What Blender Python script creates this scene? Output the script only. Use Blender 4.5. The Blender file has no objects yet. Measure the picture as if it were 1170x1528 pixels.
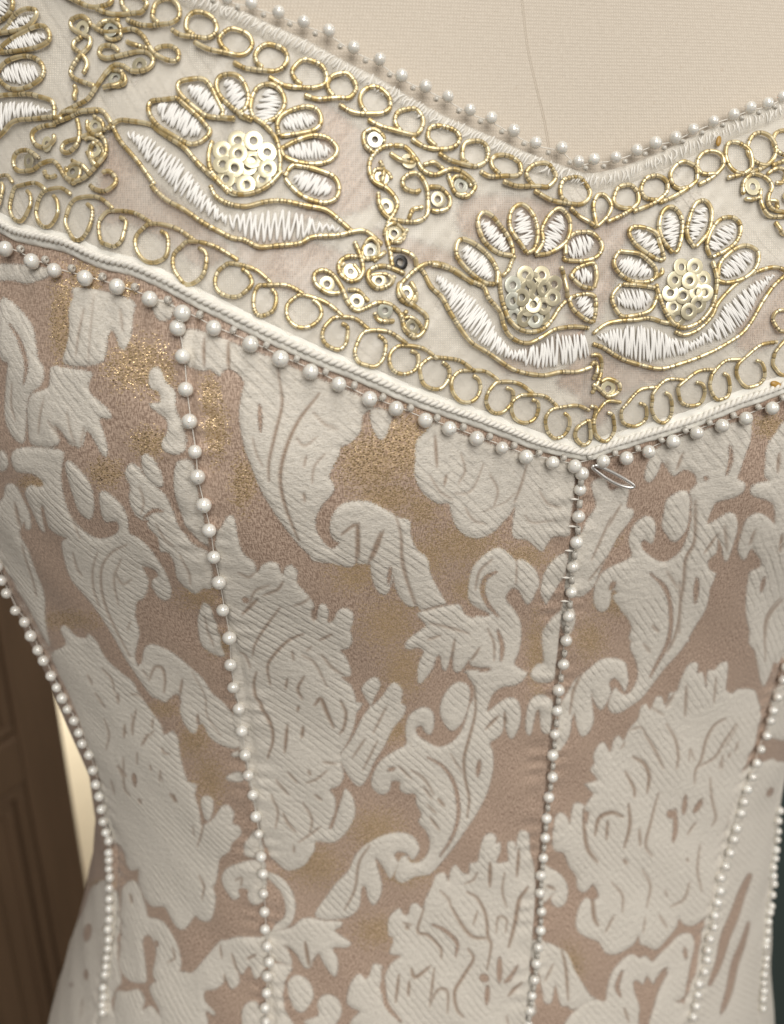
import bpy, math, random
import numpy as np
random.seed(7); rng = np.random.default_rng(7)
SC = bpy.context.scene; COL = SC.collection

# ------------------------------------------------------------------ camera, world, lights, exposure
FPX = 1378.0; PITCH = math.radians(22)
cam_d = bpy.data.cameras.new('camera'); cam = bpy.data.objects.new('camera', cam_d); COL.objects.link(cam)
cam_d.sensor_fit = 'VERTICAL'; cam_d.sensor_height = 36; cam_d.lens = 36 * FPX / 1528
cam_d.clip_start = .01; cam_d.clip_end = 30
cam.location = (0, 0, 0); cam.rotation_euler = (math.pi / 2 - PITCH, 0, 0)
cam_d.dof.use_dof = True; cam_d.dof.focus_distance = .207; cam_d.dof.aperture_fstop = 14.5
SC.camera = cam
world = bpy.data.worlds.new('World'); SC.world = world; world.use_nodes = True
bg = world.node_tree.nodes['Background']; bg.inputs[0].default_value = (1, .93, .84, 1); bg.inputs[1].default_value = .15
def area(name, loc, target, size, power, col):
    d = bpy.data.lights.new(name, 'AREA'); d.shape = 'RECTANGLE'; d.size, d.size_y = size; d.energy = power; d.color = col
    o = bpy.data.objects.new(name, d); COL.objects.link(o); o.location = loc
    v = np.array(target) - np.array(loc)
    from mathutils import Vector
    o.rotation_euler = Vector(v).to_track_quat('-Z', 'Y').to_euler()
area('room_light', (.25, -.95, .72), (.03, .24, -.12), (1.0, .8), 15.6, (1, .965, .905))
area('overhead_lamp', (.15, -.10, .85), (.05, .22, -.05), (.30, .30), 2.3, (1, .95, .88))
area('window_light', (1.3, -.15, .35), (.05, .25, -.1), (.35, .5), 2.4, (1, .95, .9))
area('wall_fill', (-.92, 1.14, -.55), (-.62, 1.45, -1.1), (.15, .15), 10, (1, .92, .78))  # added fill hidden behind the door, brightens the cream wall; no real fixture
SC.view_settings.view_transform = 'Standard'; SC.view_settings.look = 'None'
SC.view_settings.exposure = .12; SC.view_settings.gamma = 1
SC.cycles.max_bounces = 8; SC.cycles.transparent_max_bounces = 12; SC.cycles.caustics_reflective = False; SC.cycles.caustics_refractive = False
SC.cycles.use_denoising = True

# ------------------------------------------------------------------ the torso's form (metres): half widths and depths by height
ZW = -.213
kz = np.array([-.60, -.42, -.34, -.285, -.213, -.14, -.07, 0, .06, .12, .18, .25])
kw = np.array([.1859, .1734, .1572, .1417, .1306, .1467, .1513, .1496, .148, .138, .11, .05])
kd = np.array([.13, .125, .112, .10, .088, .091, .098, .092, .080, .072, .06, .05])
ka = np.array([-.60, -.34, -.285, -.213, -.14, -.07, 0, .06, .25])
kx = np.array([.0052, .0108, .0171, .0237, .0219, .0153, .0172, .0205, .0239])
YAW = math.radians(14.43); AY = .304
zt = np.linspace(-.7, .35, 2101)
def _sm(z, k):
    g = np.exp(-.5 * (np.arange(-150, 151) / 45.) ** 2); g /= g.sum()
    return np.convolve(np.pad(np.interp(zt, z, k), 150, mode='edge'), g, 'valid')
WT, DT, AT = _sm(kz, kw), _sm(kz, kd), _sm(ka, kx)
def radius(phi, z):
    w = np.interp(z, zt, WT); d = np.interp(z, zt, DT); n = 2.2
    r = (np.abs(np.sin(phi) / w) ** n + np.abs(np.cos(phi) / d) ** n) ** (-1 / n)
    for s in (-1, 1):
        dz = z + .055
        r = r + .024 * np.exp(-.5 * ((phi - s * .62) / .36) ** 2 - .5 * (dz / np.where(dz > 0, .05, .042)) ** 2)
    return r
def pos(phi, z, off=0.):
    phi = np.asarray(phi, float); z = np.asarray(z, float)
    a = phi + YAW; r = radius(phi, z) + off
    return np.stack([np.interp(z, zt, AT) + r * np.sin(a), AY - r * np.cos(a), z + 0 * r], -1)
FW = np.array([0, math.cos(PITCH), -math.sin(PITCH)]); UPV = np.array([0, math.sin(PITCH), math.cos(PITCH)])
def project(P):
    d = P @ FW
    return np.stack([585 + FPX * P[..., 0] / d, 764 - FPX * (P @ UPV) / d], -1)
def _f(P):
    x = P[..., 0] - np.interp(P[..., 2], zt, AT); y = P[..., 1] - AY
    phi = (np.arctan2(x, -y) - YAW + math.pi) % (2 * math.pi) - math.pi
    return np.hypot(x, y) - radius(phi, P[..., 2]), phi
def hit(pts):
    """where the sight lines through these picture points meet the torso: point, normal, (phi, z)"""
    p = np.atleast_2d(np.asarray(pts, float)); n = len(p)
    D = ((p[:, :1] - 585) / FPX) * np.array([[1., 0, 0]]) - ((p[:, 1:] - 764) / FPX) * UPV + FW
    ts = np.linspace(.15, .40, 72)
    f = np.stack([_f(D * t)[0] for t in ts])
    neg = f < 0; first = np.where(neg.any(0), neg.argmax(0), f.argmin(0)); first = np.clip(first, 1, 71)
    lo, hi = ts[first - 1], ts[first]; ok = neg.any(0)
    for _ in range(17):
        m = (lo + hi) / 2; g = _f(D * m[:, None])[0] < 0
        hi = np.where(g, m, hi); lo = np.where(g, lo, m)
    P = D * np.where(ok, hi, ts[first])[:, None]
    phi = _f(P)[1]; P = pos(phi, P[:, 2])
    e = 1e-3
    du = pos(phi + e, P[:, 2]) - pos(phi - e, P[:, 2]); dv = pos(phi, P[:, 2] + e) - pos(phi, P[:, 2] - e)
    N = np.cross(du, dv); N /= np.linalg.norm(N, axis=1)[:, None]
    return P, N, phi
def on(pts, h=0.):
    P, N, _ = hit(pts); return P + N * (np.asarray(h, float).reshape(-1, 1) if np.ndim(h) else h)
PX = .000152          # metres that one picture pixel covers on the bust

# ------------------------------------------------------------------ helpers
def link(o, parent=None):
    COL.objects.link(o)
    if parent is not None: o.parent = parent
    return o
def tag(o, label, cat=None, group=None, kind=None):
    o['label'] = label
    if cat: o['category'] = cat
    if group: o['group'] = group
    if kind: o['kind'] = kind
    return o
def mesh_np(name, V, Fq, smooth=True):
    V = np.asarray(V, np.float32); Fq = np.asarray(Fq, np.int32); k = Fq.shape[1]
    me = bpy.data.meshes.new(name); me.vertices.add(len(V)); me.vertices.foreach_set('co', V.ravel())
    me.loops.add(Fq.size); me.loops.foreach_set('vertex_index', Fq.ravel())
    me.polygons.add(len(Fq)); me.polygons.foreach_set('loop_start', np.arange(0, Fq.size, k, dtype=np.int32))
    me.update(calc_edges=True)
    me.polygons.foreach_set('use_smooth', np.full(len(Fq), smooth)); me.update()
    return me
def attr(me, name, vals):
    a = me.attributes.new(name, 'FLOAT', 'POINT'); a.data.foreach_set('value', np.asarray(vals, np.float32).ravel())
def obj(name, me, mat, parent=None):
    me.materials.append(mat); return link(bpy.data.objects.new(name, me), parent)
def empty(name, loc=(0, 0, 0)):
    o = bpy.data.objects.new(name, None); o.location = loc; o.empty_display_size = .02; return link(o)
def grid_faces(nr, nc, closed=False):
    i = np.arange(nr - 1)[:, None] * nc; j = np.arange(nc if closed else nc - 1)[None, :]; j2 = (j + 1) % nc
    return np.stack([i + j, i + j2, i + nc + j2, i + nc + j], -1).reshape(-1, 4)
def grid_obj(name, P, mat, parent=None, closed=False):
    nr, nc = P.shape[:2]; me = mesh_np(name, P.reshape(-1, 3), grid_faces(nr, nc, closed)); return obj(name, me, mat, parent)
def boxes(name, lst, mat, parent=None, bev=.004):
    """closed, bevelled boxes (x0,x1,y0,y1,z0,z1) in one mesh"""
    import bmesh
    bm = bmesh.new()
    for (x0, x1, y0, y1, z0, z1) in lst:
        r = bmesh.ops.create_cube(bm, size=1)
        for v in r['verts']:
            v.co = ((x0 + x1) / 2 + v.co.x * (x1 - x0), (y0 + y1) / 2 + v.co.y * (y1 - y0), (z0 + z1) / 2 + v.co.z * (z1 - z0))
    bmesh.ops.bevel(bm, geom=bm.edges[:], offset=bev, segments=2, profile=.5, affect='EDGES')
    me = bpy.data.meshes.new(name); bm.to_mesh(me); bm.free()
    return obj(name, me, mat, parent)
def spline(pts, step=2.0, closed=False, k=10):
    p = np.asarray(pts, float)
    if closed: q = np.vstack([p[-1], p, p[0], p[1]])
    else: q = np.vstack([2 * p[0] - p[1], p, 2 * p[-1] - p[-2]])
    t = np.linspace(0, 1, k, endpoint=False)[:, None]; out = []
    for i in range(1, len(q) - 2):
        a, b, c, d = q[i - 1], q[i], q[i + 1], q[i + 2]
        out.append(.5 * (2 * b + (c - a) * t + (2 * a - 5 * b + 4 * c - d) * t ** 2 + (-a + 3 * b - 3 * c + d) * t ** 3))
    o = np.vstack(out + ([] if closed else [q[-2][None]]))
    if step is None: return o
    if closed: o = np.vstack([o, o[:1]])
    s = np.r_[0, np.cumsum(np.linalg.norm(np.diff(o, axis=0), axis=1))]
    n = max(3, int(s[-1] / step)); u = np.linspace(0, s[-1], n)
    return np.stack([np.interp(u, s, o[:, i]) for i in range(o.shape[1])], 1)
def tube(C, rad, sides=8):
    """tube along 3-D points C with radius per point"""
    C = np.asarray(C, float); n = len(C); rad = np.array(np.broadcast_to(rad, (n,))); rad[0] *= .25; rad[-1] *= .25
    T = np.gradient(C, axis=0); T /= np.linalg.norm(T, axis=1)[:, None] + 1e-12
    ref = np.array([0.05, -.95, .3]); B = np.cross(T, ref); B /= np.linalg.norm(B, axis=1)[:, None] + 1e-12
    Nn = np.cross(B, T); a = np.linspace(0, 2 * math.pi, sides, endpoint=False)
    V = C[:, None, :] + rad[:, None, None] * (np.cos(a)[None, :, None] * B[:, None, :] + np.sin(a)[None, :, None] * Nn[:, None, :])
    V = V.reshape(-1, 3); Fq = grid_faces(n, sides, True)
    return V, Fq
def join(parts):
    Vs, Fs, o = [], [], 0
    for V, Fq in parts: Vs.append(V); Fs.append(Fq + o); o += len(V)
    return np.vstack(Vs), np.vstack(Fs)

# ------------------------------------------------------------------ materials
def mat(name):
    m = bpy.data.materials.new(name); m.use_nodes = True; nt = m.node_tree
    return m, nt, nt.nodes['Principled BSDF']
def nd(nt, t, **kw):
    n = nt.nodes.new(t)
    for k, v in kw.items():
        if k.startswith('i_'): n.inputs[k[2:].replace('_', ' ')].default_value = v
        else: setattr(n, k, v)
    return n
def math_n(nt, op, a, b=None, c=None, clamp=False):
    n = nt.nodes.new('ShaderNodeMath'); n.operation = op; n.use_clamp = clamp
    for i, x in enumerate((a, b, c)):
        if x is None: continue
        if isinstance(x, (int, float)): n.inputs[i].default_value = x
        else: nt.links.new(x, n.inputs[i])
    return n.outputs[0]
def mixc(nt, f, a, b):
    n = nt.nodes.new('ShaderNodeMix'); n.data_type = 'RGBA'
    for s, x in ((n.inputs[0], f), (n.inputs[6], a), (n.inputs[7], b)):
        if isinstance(x, (int, float)): s.default_value = x
        elif isinstance(x, tuple): s.default_value = (*x, 1) if len(x) == 3 else x
        else: nt.links.new(x, s)
    return n.outputs[2]
def mixf(nt, f, a, b):
    n = nt.nodes.new('ShaderNodeMix'); n.data_type = 'FLOAT'
    for s, x in ((n.inputs[0], f), (n.inputs[2], a), (n.inputs[3], b)):
        if isinstance(x, (int, float)): s.default_value = x
        else: nt.links.new(x, s)
    return n.outputs[0]
def smooth(nt, x, a, b):
    n = nt.nodes.new('ShaderNodeMapRange'); n.interpolation_type = 'SMOOTHSTEP'
    n.inputs[1].default_value = a; n.inputs[2].default_value = b; nt.links.new(x, n.inputs[0]); return n.outputs[0]
def attrn(nt, name): 
    n = nt.nodes.new('ShaderNodeAttribute'); n.attribute_name = name; return n.outputs['Fac']
def noise(nt, vec, scale, detail=2, rough=.5, dist=0):
    n = nd(nt, 'ShaderNodeTexNoise'); n.inputs['Scale'].default_value = scale; n.inputs['Detail'].default_value = detail
    n.inputs['Roughness'].default_value = rough; n.inputs['Distortion'].default_value = dist
    if vec is not None: nt.links.new(vec, n.inputs['Vector'])
    return n.outputs['Fac']
def mapping(nt, vec, scale=(1, 1, 1), rot=(0, 0, 0)):
    n = nd(nt, 'ShaderNodeMapping'); n.inputs['Scale'].default_value = scale; n.inputs['Rotation'].default_value = rot
    nt.links.new(vec, n.inputs['Vector']); return n.outputs[0]
def bump(nt, h, dist, strength=1.0, normal=None):
    n = nd(nt, 'ShaderNodeBump'); n.inputs['Distance'].default_value = dist; n.inputs['Strength'].default_value = strength
    nt.links.new(h, n.inputs['Height'])
    if normal is not None: nt.links.new(normal, n.inputs['Normal'])
    return n.outputs[0]

def m_brocade():
    m, nt, p = mat('damask_brocade'); L = nt.links.new
    uv = nd(nt, 'ShaderNodeTexCoord').outputs['UV']             # millimetres
    sdf = attrn(nt, 'motif'); gold = attrn(nt, 'gold')
    edge = noise(nt, mapping(nt, uv, (3.0, 4.6, 1)), 1.0, 3, .6)
    s = math_n(nt, 'ADD', sdf, math_n(nt, 'MULTIPLY', math_n(nt, 'SUBTRACT', edge, .5), 14.0))
    mask = smooth(nt, s, -1.3, 1.3)
    # satin ground: slanting warp floats
    warp = noise(nt, mapping(nt, uv, (4.2, .95, 1), (0, 0, .14)), 1.0, 2, .6)
    weft = noise(nt, mapping(nt, uv, (1.1, 3.2, 1), (0, 0, -.3)), 1.0, 1)
    fl = math_n(nt, 'ADD', math_n(nt, 'MULTIPLY', warp, .7), math_n(nt, 'MULTIPLY', weft, .3))
    satin = mixc(nt, smooth(nt, fl, .40, .60), (.30, .205, .155), (.635, .485, .385))
    blot = noise(nt, uv, .07, 3)
    satin = mixc(nt, math_n(nt, 'MULTIPLY', smooth(nt, blot, .4, .7), .35), satin, (.50, .375, .29))
    vor = nd(nt, 'ShaderNodeTexVoronoi'); vor.inputs['Scale'].default_value = 1.0; vor.inputs['Randomness'].default_value = .55; L(mapping(nt, uv, (2.3, 3.3, 1), (0, 0, .5)), vor.inputs['Vector'])
    vr = nd(nt, 'ShaderNodeSeparateColor'); L(vor.outputs['Color'], vr.inputs[0])
    gm = math_n(nt, 'MULTIPLY', smooth(nt, math_n(nt, 'ADD', gold, math_n(nt, 'MULTIPLY', vr.outputs[0], .6)), .62, .84), smooth(nt, vor.outputs['Distance'], .62, .35))
    gt = math_n(nt, 'MULTIPLY', smooth(nt, gold, .35, 1.0), .3)
    ground = mixc(nt, gm, mixc(nt, gt, satin, (.48, .31, .15)), (.95, .70, .38))
    c1 = noise(nt, uv, .9, 3); c2 = noise(nt, uv, .05, 2)
    cream = mixc(nt, c1, (.735, .69, .62), (.845, .805, .735)); cream = mixc(nt, math_n(nt, 'MULTIPLY', c2, .3), cream, (.745, .69, .62))
    # fine sunk ribs across the raised motif
    wv = nd(nt, 'ShaderNodeTexWave'); wv.wave_type = 'BANDS'; wv.bands_direction = 'Y'; wv.wave_profile = 'SIN'
    wv.inputs['Scale'].default_value = .165; wv.inputs['Distortion'].default_value = 1.6; wv.inputs['Detail'].default_value = 1; wv.inputs['Detail Scale'].default_value = 1.2
    L(mapping(nt, uv, (1, 1, 1), (0, 0, .88)), wv.inputs['Vector'])
    rib = smooth(nt, wv.outputs['Fac'], .0, .5)
    ribm = math_n(nt, 'MULTIPLY', smooth(nt, noise(nt, uv, .06, 3), .34, .62), .9)
    rib = mixf(nt, ribm, 1.0, rib)
    fuzz = noise(nt, mapping(nt, uv, (1.7, 2.6, 1), (0, 0, .25)), 1.0, 4, .7)
    cream = mixc(nt, math_n(nt, 'MULTIPLY', smooth(nt, fuzz, .60, .30), .55), cream, (.53, .475, .39))
    cream = mixc(nt, math_n(nt, 'MULTIPLY', math_n(nt, 'SUBTRACT', 1.0, rib), .13), cream, (.47, .41, .33))
    vein = math_n(nt, 'MULTIPLY', attrn(nt, 'vein'), smooth(nt, math_n(nt, 'ADD', edge, fuzz), .62, 1.0))
    cream = mixc(nt, math_n(nt, 'MULTIPLY', vein, 1.0), cream, (.37, .275, .21))
    puff = noise(nt, mapping(nt, uv, (.42, .55, 1)), 1.0, 2)
    hc = math_n(nt, 'ADD', math_n(nt, 'ADD', math_n(nt, 'MULTIPLY', rib, .75), math_n(nt, 'MULTIPLY', puff, 2.1)), math_n(nt, 'MULTIPLY', fuzz, 1.3)); hc = math_n(nt, 'ADD', hc, -1.4)
    hg = math_n(nt, 'ADD', math_n(nt, 'MULTIPLY', fl, .9), math_n(nt, 'MULTIPLY', gm, .15))
    h = mixf(nt, mask, hg, hc)
    L(mixc(nt, mask, ground, cream), p.inputs['Base Color'])
    L(mixf(nt, mask, mixf(nt, gm, .38, .2), .95), p.inputs['Roughness'])
    L(mixf(nt, mask, math_n(nt, 'MULTIPLY', gm, .72), 0.0), p.inputs['Metallic'])
    L(mixf(nt, mask, .6, .12), p.inputs['Specular IOR Level'])
    p.inputs['Sheen Weight'].default_value = .12; p.inputs['Sheen Roughness'].default_value = .5
    bn = bump(nt, h, .00022, .9)
    vs = nd(nt, 'ShaderNodeVectorMath', operation='SUBTRACT'); L(vor.outputs['Color'], vs.inputs[0]); vs.inputs[1].default_value = (.5, .5, .5)
    vm = nd(nt, 'ShaderNodeVectorMath', operation='SCALE'); L(vs.outputs[0], vm.inputs[0]); L(math_n(nt, 'MULTIPLY', math_n(nt, 'MULTIPLY', gm, 1.15), math_n(nt, 'SUBTRACT', 1.0, mask)), vm.inputs['Scale'])
    va = nd(nt, 'ShaderNodeVectorMath', operation='ADD'); L(bn, va.inputs[0]); L(vm.outputs[0], va.inputs[1])
    vn = nd(nt, 'ShaderNodeVectorMath', operation='NORMALIZE'); L(va.outputs[0], vn.inputs[0]); L(vn.outputs[0], p.inputs['Normal'])
    return m
def m_gold():
    m, nt, p = mat('gold_purl_wire'); tone = attrn(nt, 'tone')
    c = mixc(nt, tone, (.62, .46, .20), (1.0, .88, .60))
    gap = attrn(nt, 'gap'); c = mixc(nt, gap, c, (.05, .03, .012))
    nt.links.new(c, p.inputs['Base Color']); nt.links.new(mixf(nt, gap, .6, .1), p.inputs['Metallic'])
    p.inputs['Roughness'].default_value = .33
    return m
def m_simple(name, col, rough=.5, metal=0., spec=.5, **kw):
    m, nt, p = mat(name); p.inputs['Base Color'].default_value = (*col, 1); p.inputs['Roughness'].default_value = rough
    p.inputs['Metallic'].default_value = metal; p.inputs['Specular IOR Level'].default_value = spec
    for k, v in kw.items(): p.inputs[k.replace('_', ' ')].default_value = v
    return m
def m_tulle():
    m, nt, p = mat('ivory_tulle'); L = nt.links.new
    uv = nd(nt, 'ShaderNodeTexCoord').outputs['UV']
    w1 = nd(nt, 'ShaderNodeTexWave'); w1.inputs['Scale'].default_value = .62; w1.inputs['Distortion'].default_value = .5; L(uv, w1.inputs['Vector'])
    w2 = nd(nt, 'ShaderNodeTexWave'); w2.bands_direction = 'Y'; w2.inputs['Scale'].default_value = .62; w2.inputs['Distortion'].default_value = .5; L(uv, w2.inputs['Vector'])
    net = math_n(nt, 'MAXIMUM', w1.outputs['Fac'], w2.outputs['Fac'])
    p.inputs['Base Color'].default_value = (.90, .865, .79, 1); p.inputs['Roughness'].default_value = .32; p.inputs['Specular IOR Level'].default_value = .7
    p.inputs['Sheen Weight'].default_value = .2
    d = math_n(nt, 'ADD', math_n(nt, 'MULTIPLY', net, .18), math_n(nt, 'MULTIPLY', noise(nt, uv, .1, 3), .50))
    L(bump(nt, noise(nt, uv, .22, 3), .0006, .5), p.inputs['Normal'])
    tr = nd(nt, 'ShaderNodeBsdfTransparent'); mx = nd(nt, 'ShaderNodeMixShader')
    L(math_n(nt, 'ADD', d, -.05, clamp=True), mx.inputs[0]); L(tr.outputs[0], mx.inputs[1]); L(p.outputs[0], mx.inputs[2])
    L(mx.outputs[0], nt.nodes['Material Output'].inputs[0]); return m
def m_linen():
    m, nt, p = mat('dress_form_linen'); L = nt.links.new
    uv = nd(nt, 'ShaderNodeTexCoord').outputs['UV']
    a = noise(nt, mapping(nt, uv, (3.0, .55, 1)), 1, 2); b = noise(nt, mapping(nt, uv, (.55, 3.0, 1)), 1, 2)
    w1 = nd(nt, 'ShaderNodeTexWave'); w1.inputs['Scale'].default_value = .46; w1.inputs['Distortion'].default_value = .8; L(uv, w1.inputs['Vector'])
    w2 = nd(nt, 'ShaderNodeTexWave'); w2.bands_direction = 'Y'; w2.inputs['Scale'].default_value = .46; w2.inputs['Distortion'].default_value = .8; L(uv, w2.inputs['Vector'])
    h = math_n(nt, 'ADD', math_n(nt, 'MULTIPLY', math_n(nt, 'MULTIPLY', w1.outputs['Fac'], w2.outputs['Fac']), .5), math_n(nt, 'ADD', math_n(nt, 'MULTIPLY', a, .5), math_n(nt, 'MULTIPLY', b, .5)))
    fl = smooth(nt, noise(nt, uv, .45, 1), .74, .8)
    c = mixc(nt, smooth(nt, h, .4, .95), (.55, .487, .41), (.635, .572, .492)); c = mixc(nt, math_n(nt, 'MULTIPLY', fl, .25), c, (.45, .36, .27))
    L(c, p.inputs['Base Color']); p.inputs['Roughness'].default_value = .9; p.inputs['Specular IOR Level'].default_value = .15
    L(bump(nt, h, .00016, .8), p.inputs['Normal']); return m
def m_wood():
    m, nt, p = mat('dark_wood'); L = nt.links.new
    o = nd(nt, 'ShaderNodeTexCoord').outputs['Object']
    g = noise(nt, mapping(nt, o, (30, 30, 2.2)), 1, 4, .6)
    L(mixc(nt, g, (.12, .075, .046), (.30, .195, .12)), p.inputs['Base Color']); p.inputs['Roughness'].default_value = .42
    L(bump(nt, g, .001, .3), p.inputs['Normal']); return m
def m_fabric(name, col, sc=1500):
    m, nt, p = mat(name); o = nd(nt, 'ShaderNodeTexCoord').outputs['Object']
    n = noise(nt, o, sc, 2); nt.links.new(mixc(nt, n, tuple(c * .8 for c in col), tuple(min(1, c * 1.12) for c in col)), p.inputs['Base Color'])
    p.inputs['Roughness'].default_value = .75; p.inputs['Sheen Weight'].default_value = .15
    nt.links.new(bump(nt, n, .0002, .6), p.inputs['Normal']); return m
def m_wall(name, col):
    m, nt, p = mat(name); o = nd(nt, 'ShaderNodeTexCoord').outputs['Object']; n = noise(nt, o, 40, 4)
    nt.links.new(mixc(nt, n, tuple(c * .93 for c in col), col), p.inputs['Base Color']); p.inputs['Roughness'].default_value = .85
    nt.links.new(bump(nt, n, .002, .2), p.inputs['Normal']); return m
def m_pearl():
    m, nt, p = mat('pearl'); L = nt.links.new
    lw = nd(nt, 'ShaderNodeLayerWeight'); lw.inputs[0].default_value = .35
    oi = nd(nt, 'ShaderNodeObjectInfo').outputs['Random']
    base = mixc(nt, oi, (.84, .83, .79), (.72, .70, .655))
    L(mixc(nt, lw.outputs['Facing'], base, (.74, .70, .63)), p.inputs['Base Color'])
    p.inputs['Roughness'].default_value = .16; p.inputs['Specular IOR Level'].default_value = 1.0; p.inputs['Coat IOR'].default_value = 1.75
    p.inputs['Coat Weight'].default_value = 1.0; p.inputs['Coat Roughness'].default_value = .12
    p.inputs['Subsurface Weight'].default_value = .25; p.inputs['Subsurface Radius'].default_value = (.0012, .001, .0008); p.inputs['Subsurface Scale'].default_value = 1
    return m
M = dict(brocade=m_brocade(), gold=m_gold(), tulle=m_tulle(), linen=m_linen(), wood=m_wood(), pearl=m_pearl(),
         organza=m_fabric('ivory_organza', (.88, .86, .80), 260), thread=m_simple('white_rayon_thread', (.90, .885, .86), .34, 0, .5, Sheen_Weight=.2),
         braid=m_fabric('ivory_braid', (.86, .83, .77)), ribbon=m_fabric('ivory_ribbon', (.82, .79, .72), 700),
         seq_gold=m_simple('gold_sequin', (.95, .87, .62), .3, .5), seq_dark=m_simple('bronze_sequin', (.62, .56, .40), .28, .55),
         seq_pale=m_simple('pale_green_sequin', (.70, .70, .60), .3, .5), seq_black=m_simple('black_sequin', (.015, .012, .01), .25, .2),
         glass=m_simple('clear_glass_bead', (.92, .88, .80), .1, 0, .6, Transmission_Weight=.45, IOR=1.45),
         silver=m_simple('polished_steel', (.88, .87, .85), .28, .85), stain=m_simple('amber_glue', (.42, .24, .05), .35),
         wall=m_wall('cream_wall_paint', (.80, .73, .58)), wallg=m_wall('grey_green_wall', (.075, .105, .10)), floor=m_wall('dark_floor', (.12, .08, .05)),
         black=m_simple('black_metal', (.03, .03, .03), .4, .8))
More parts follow.
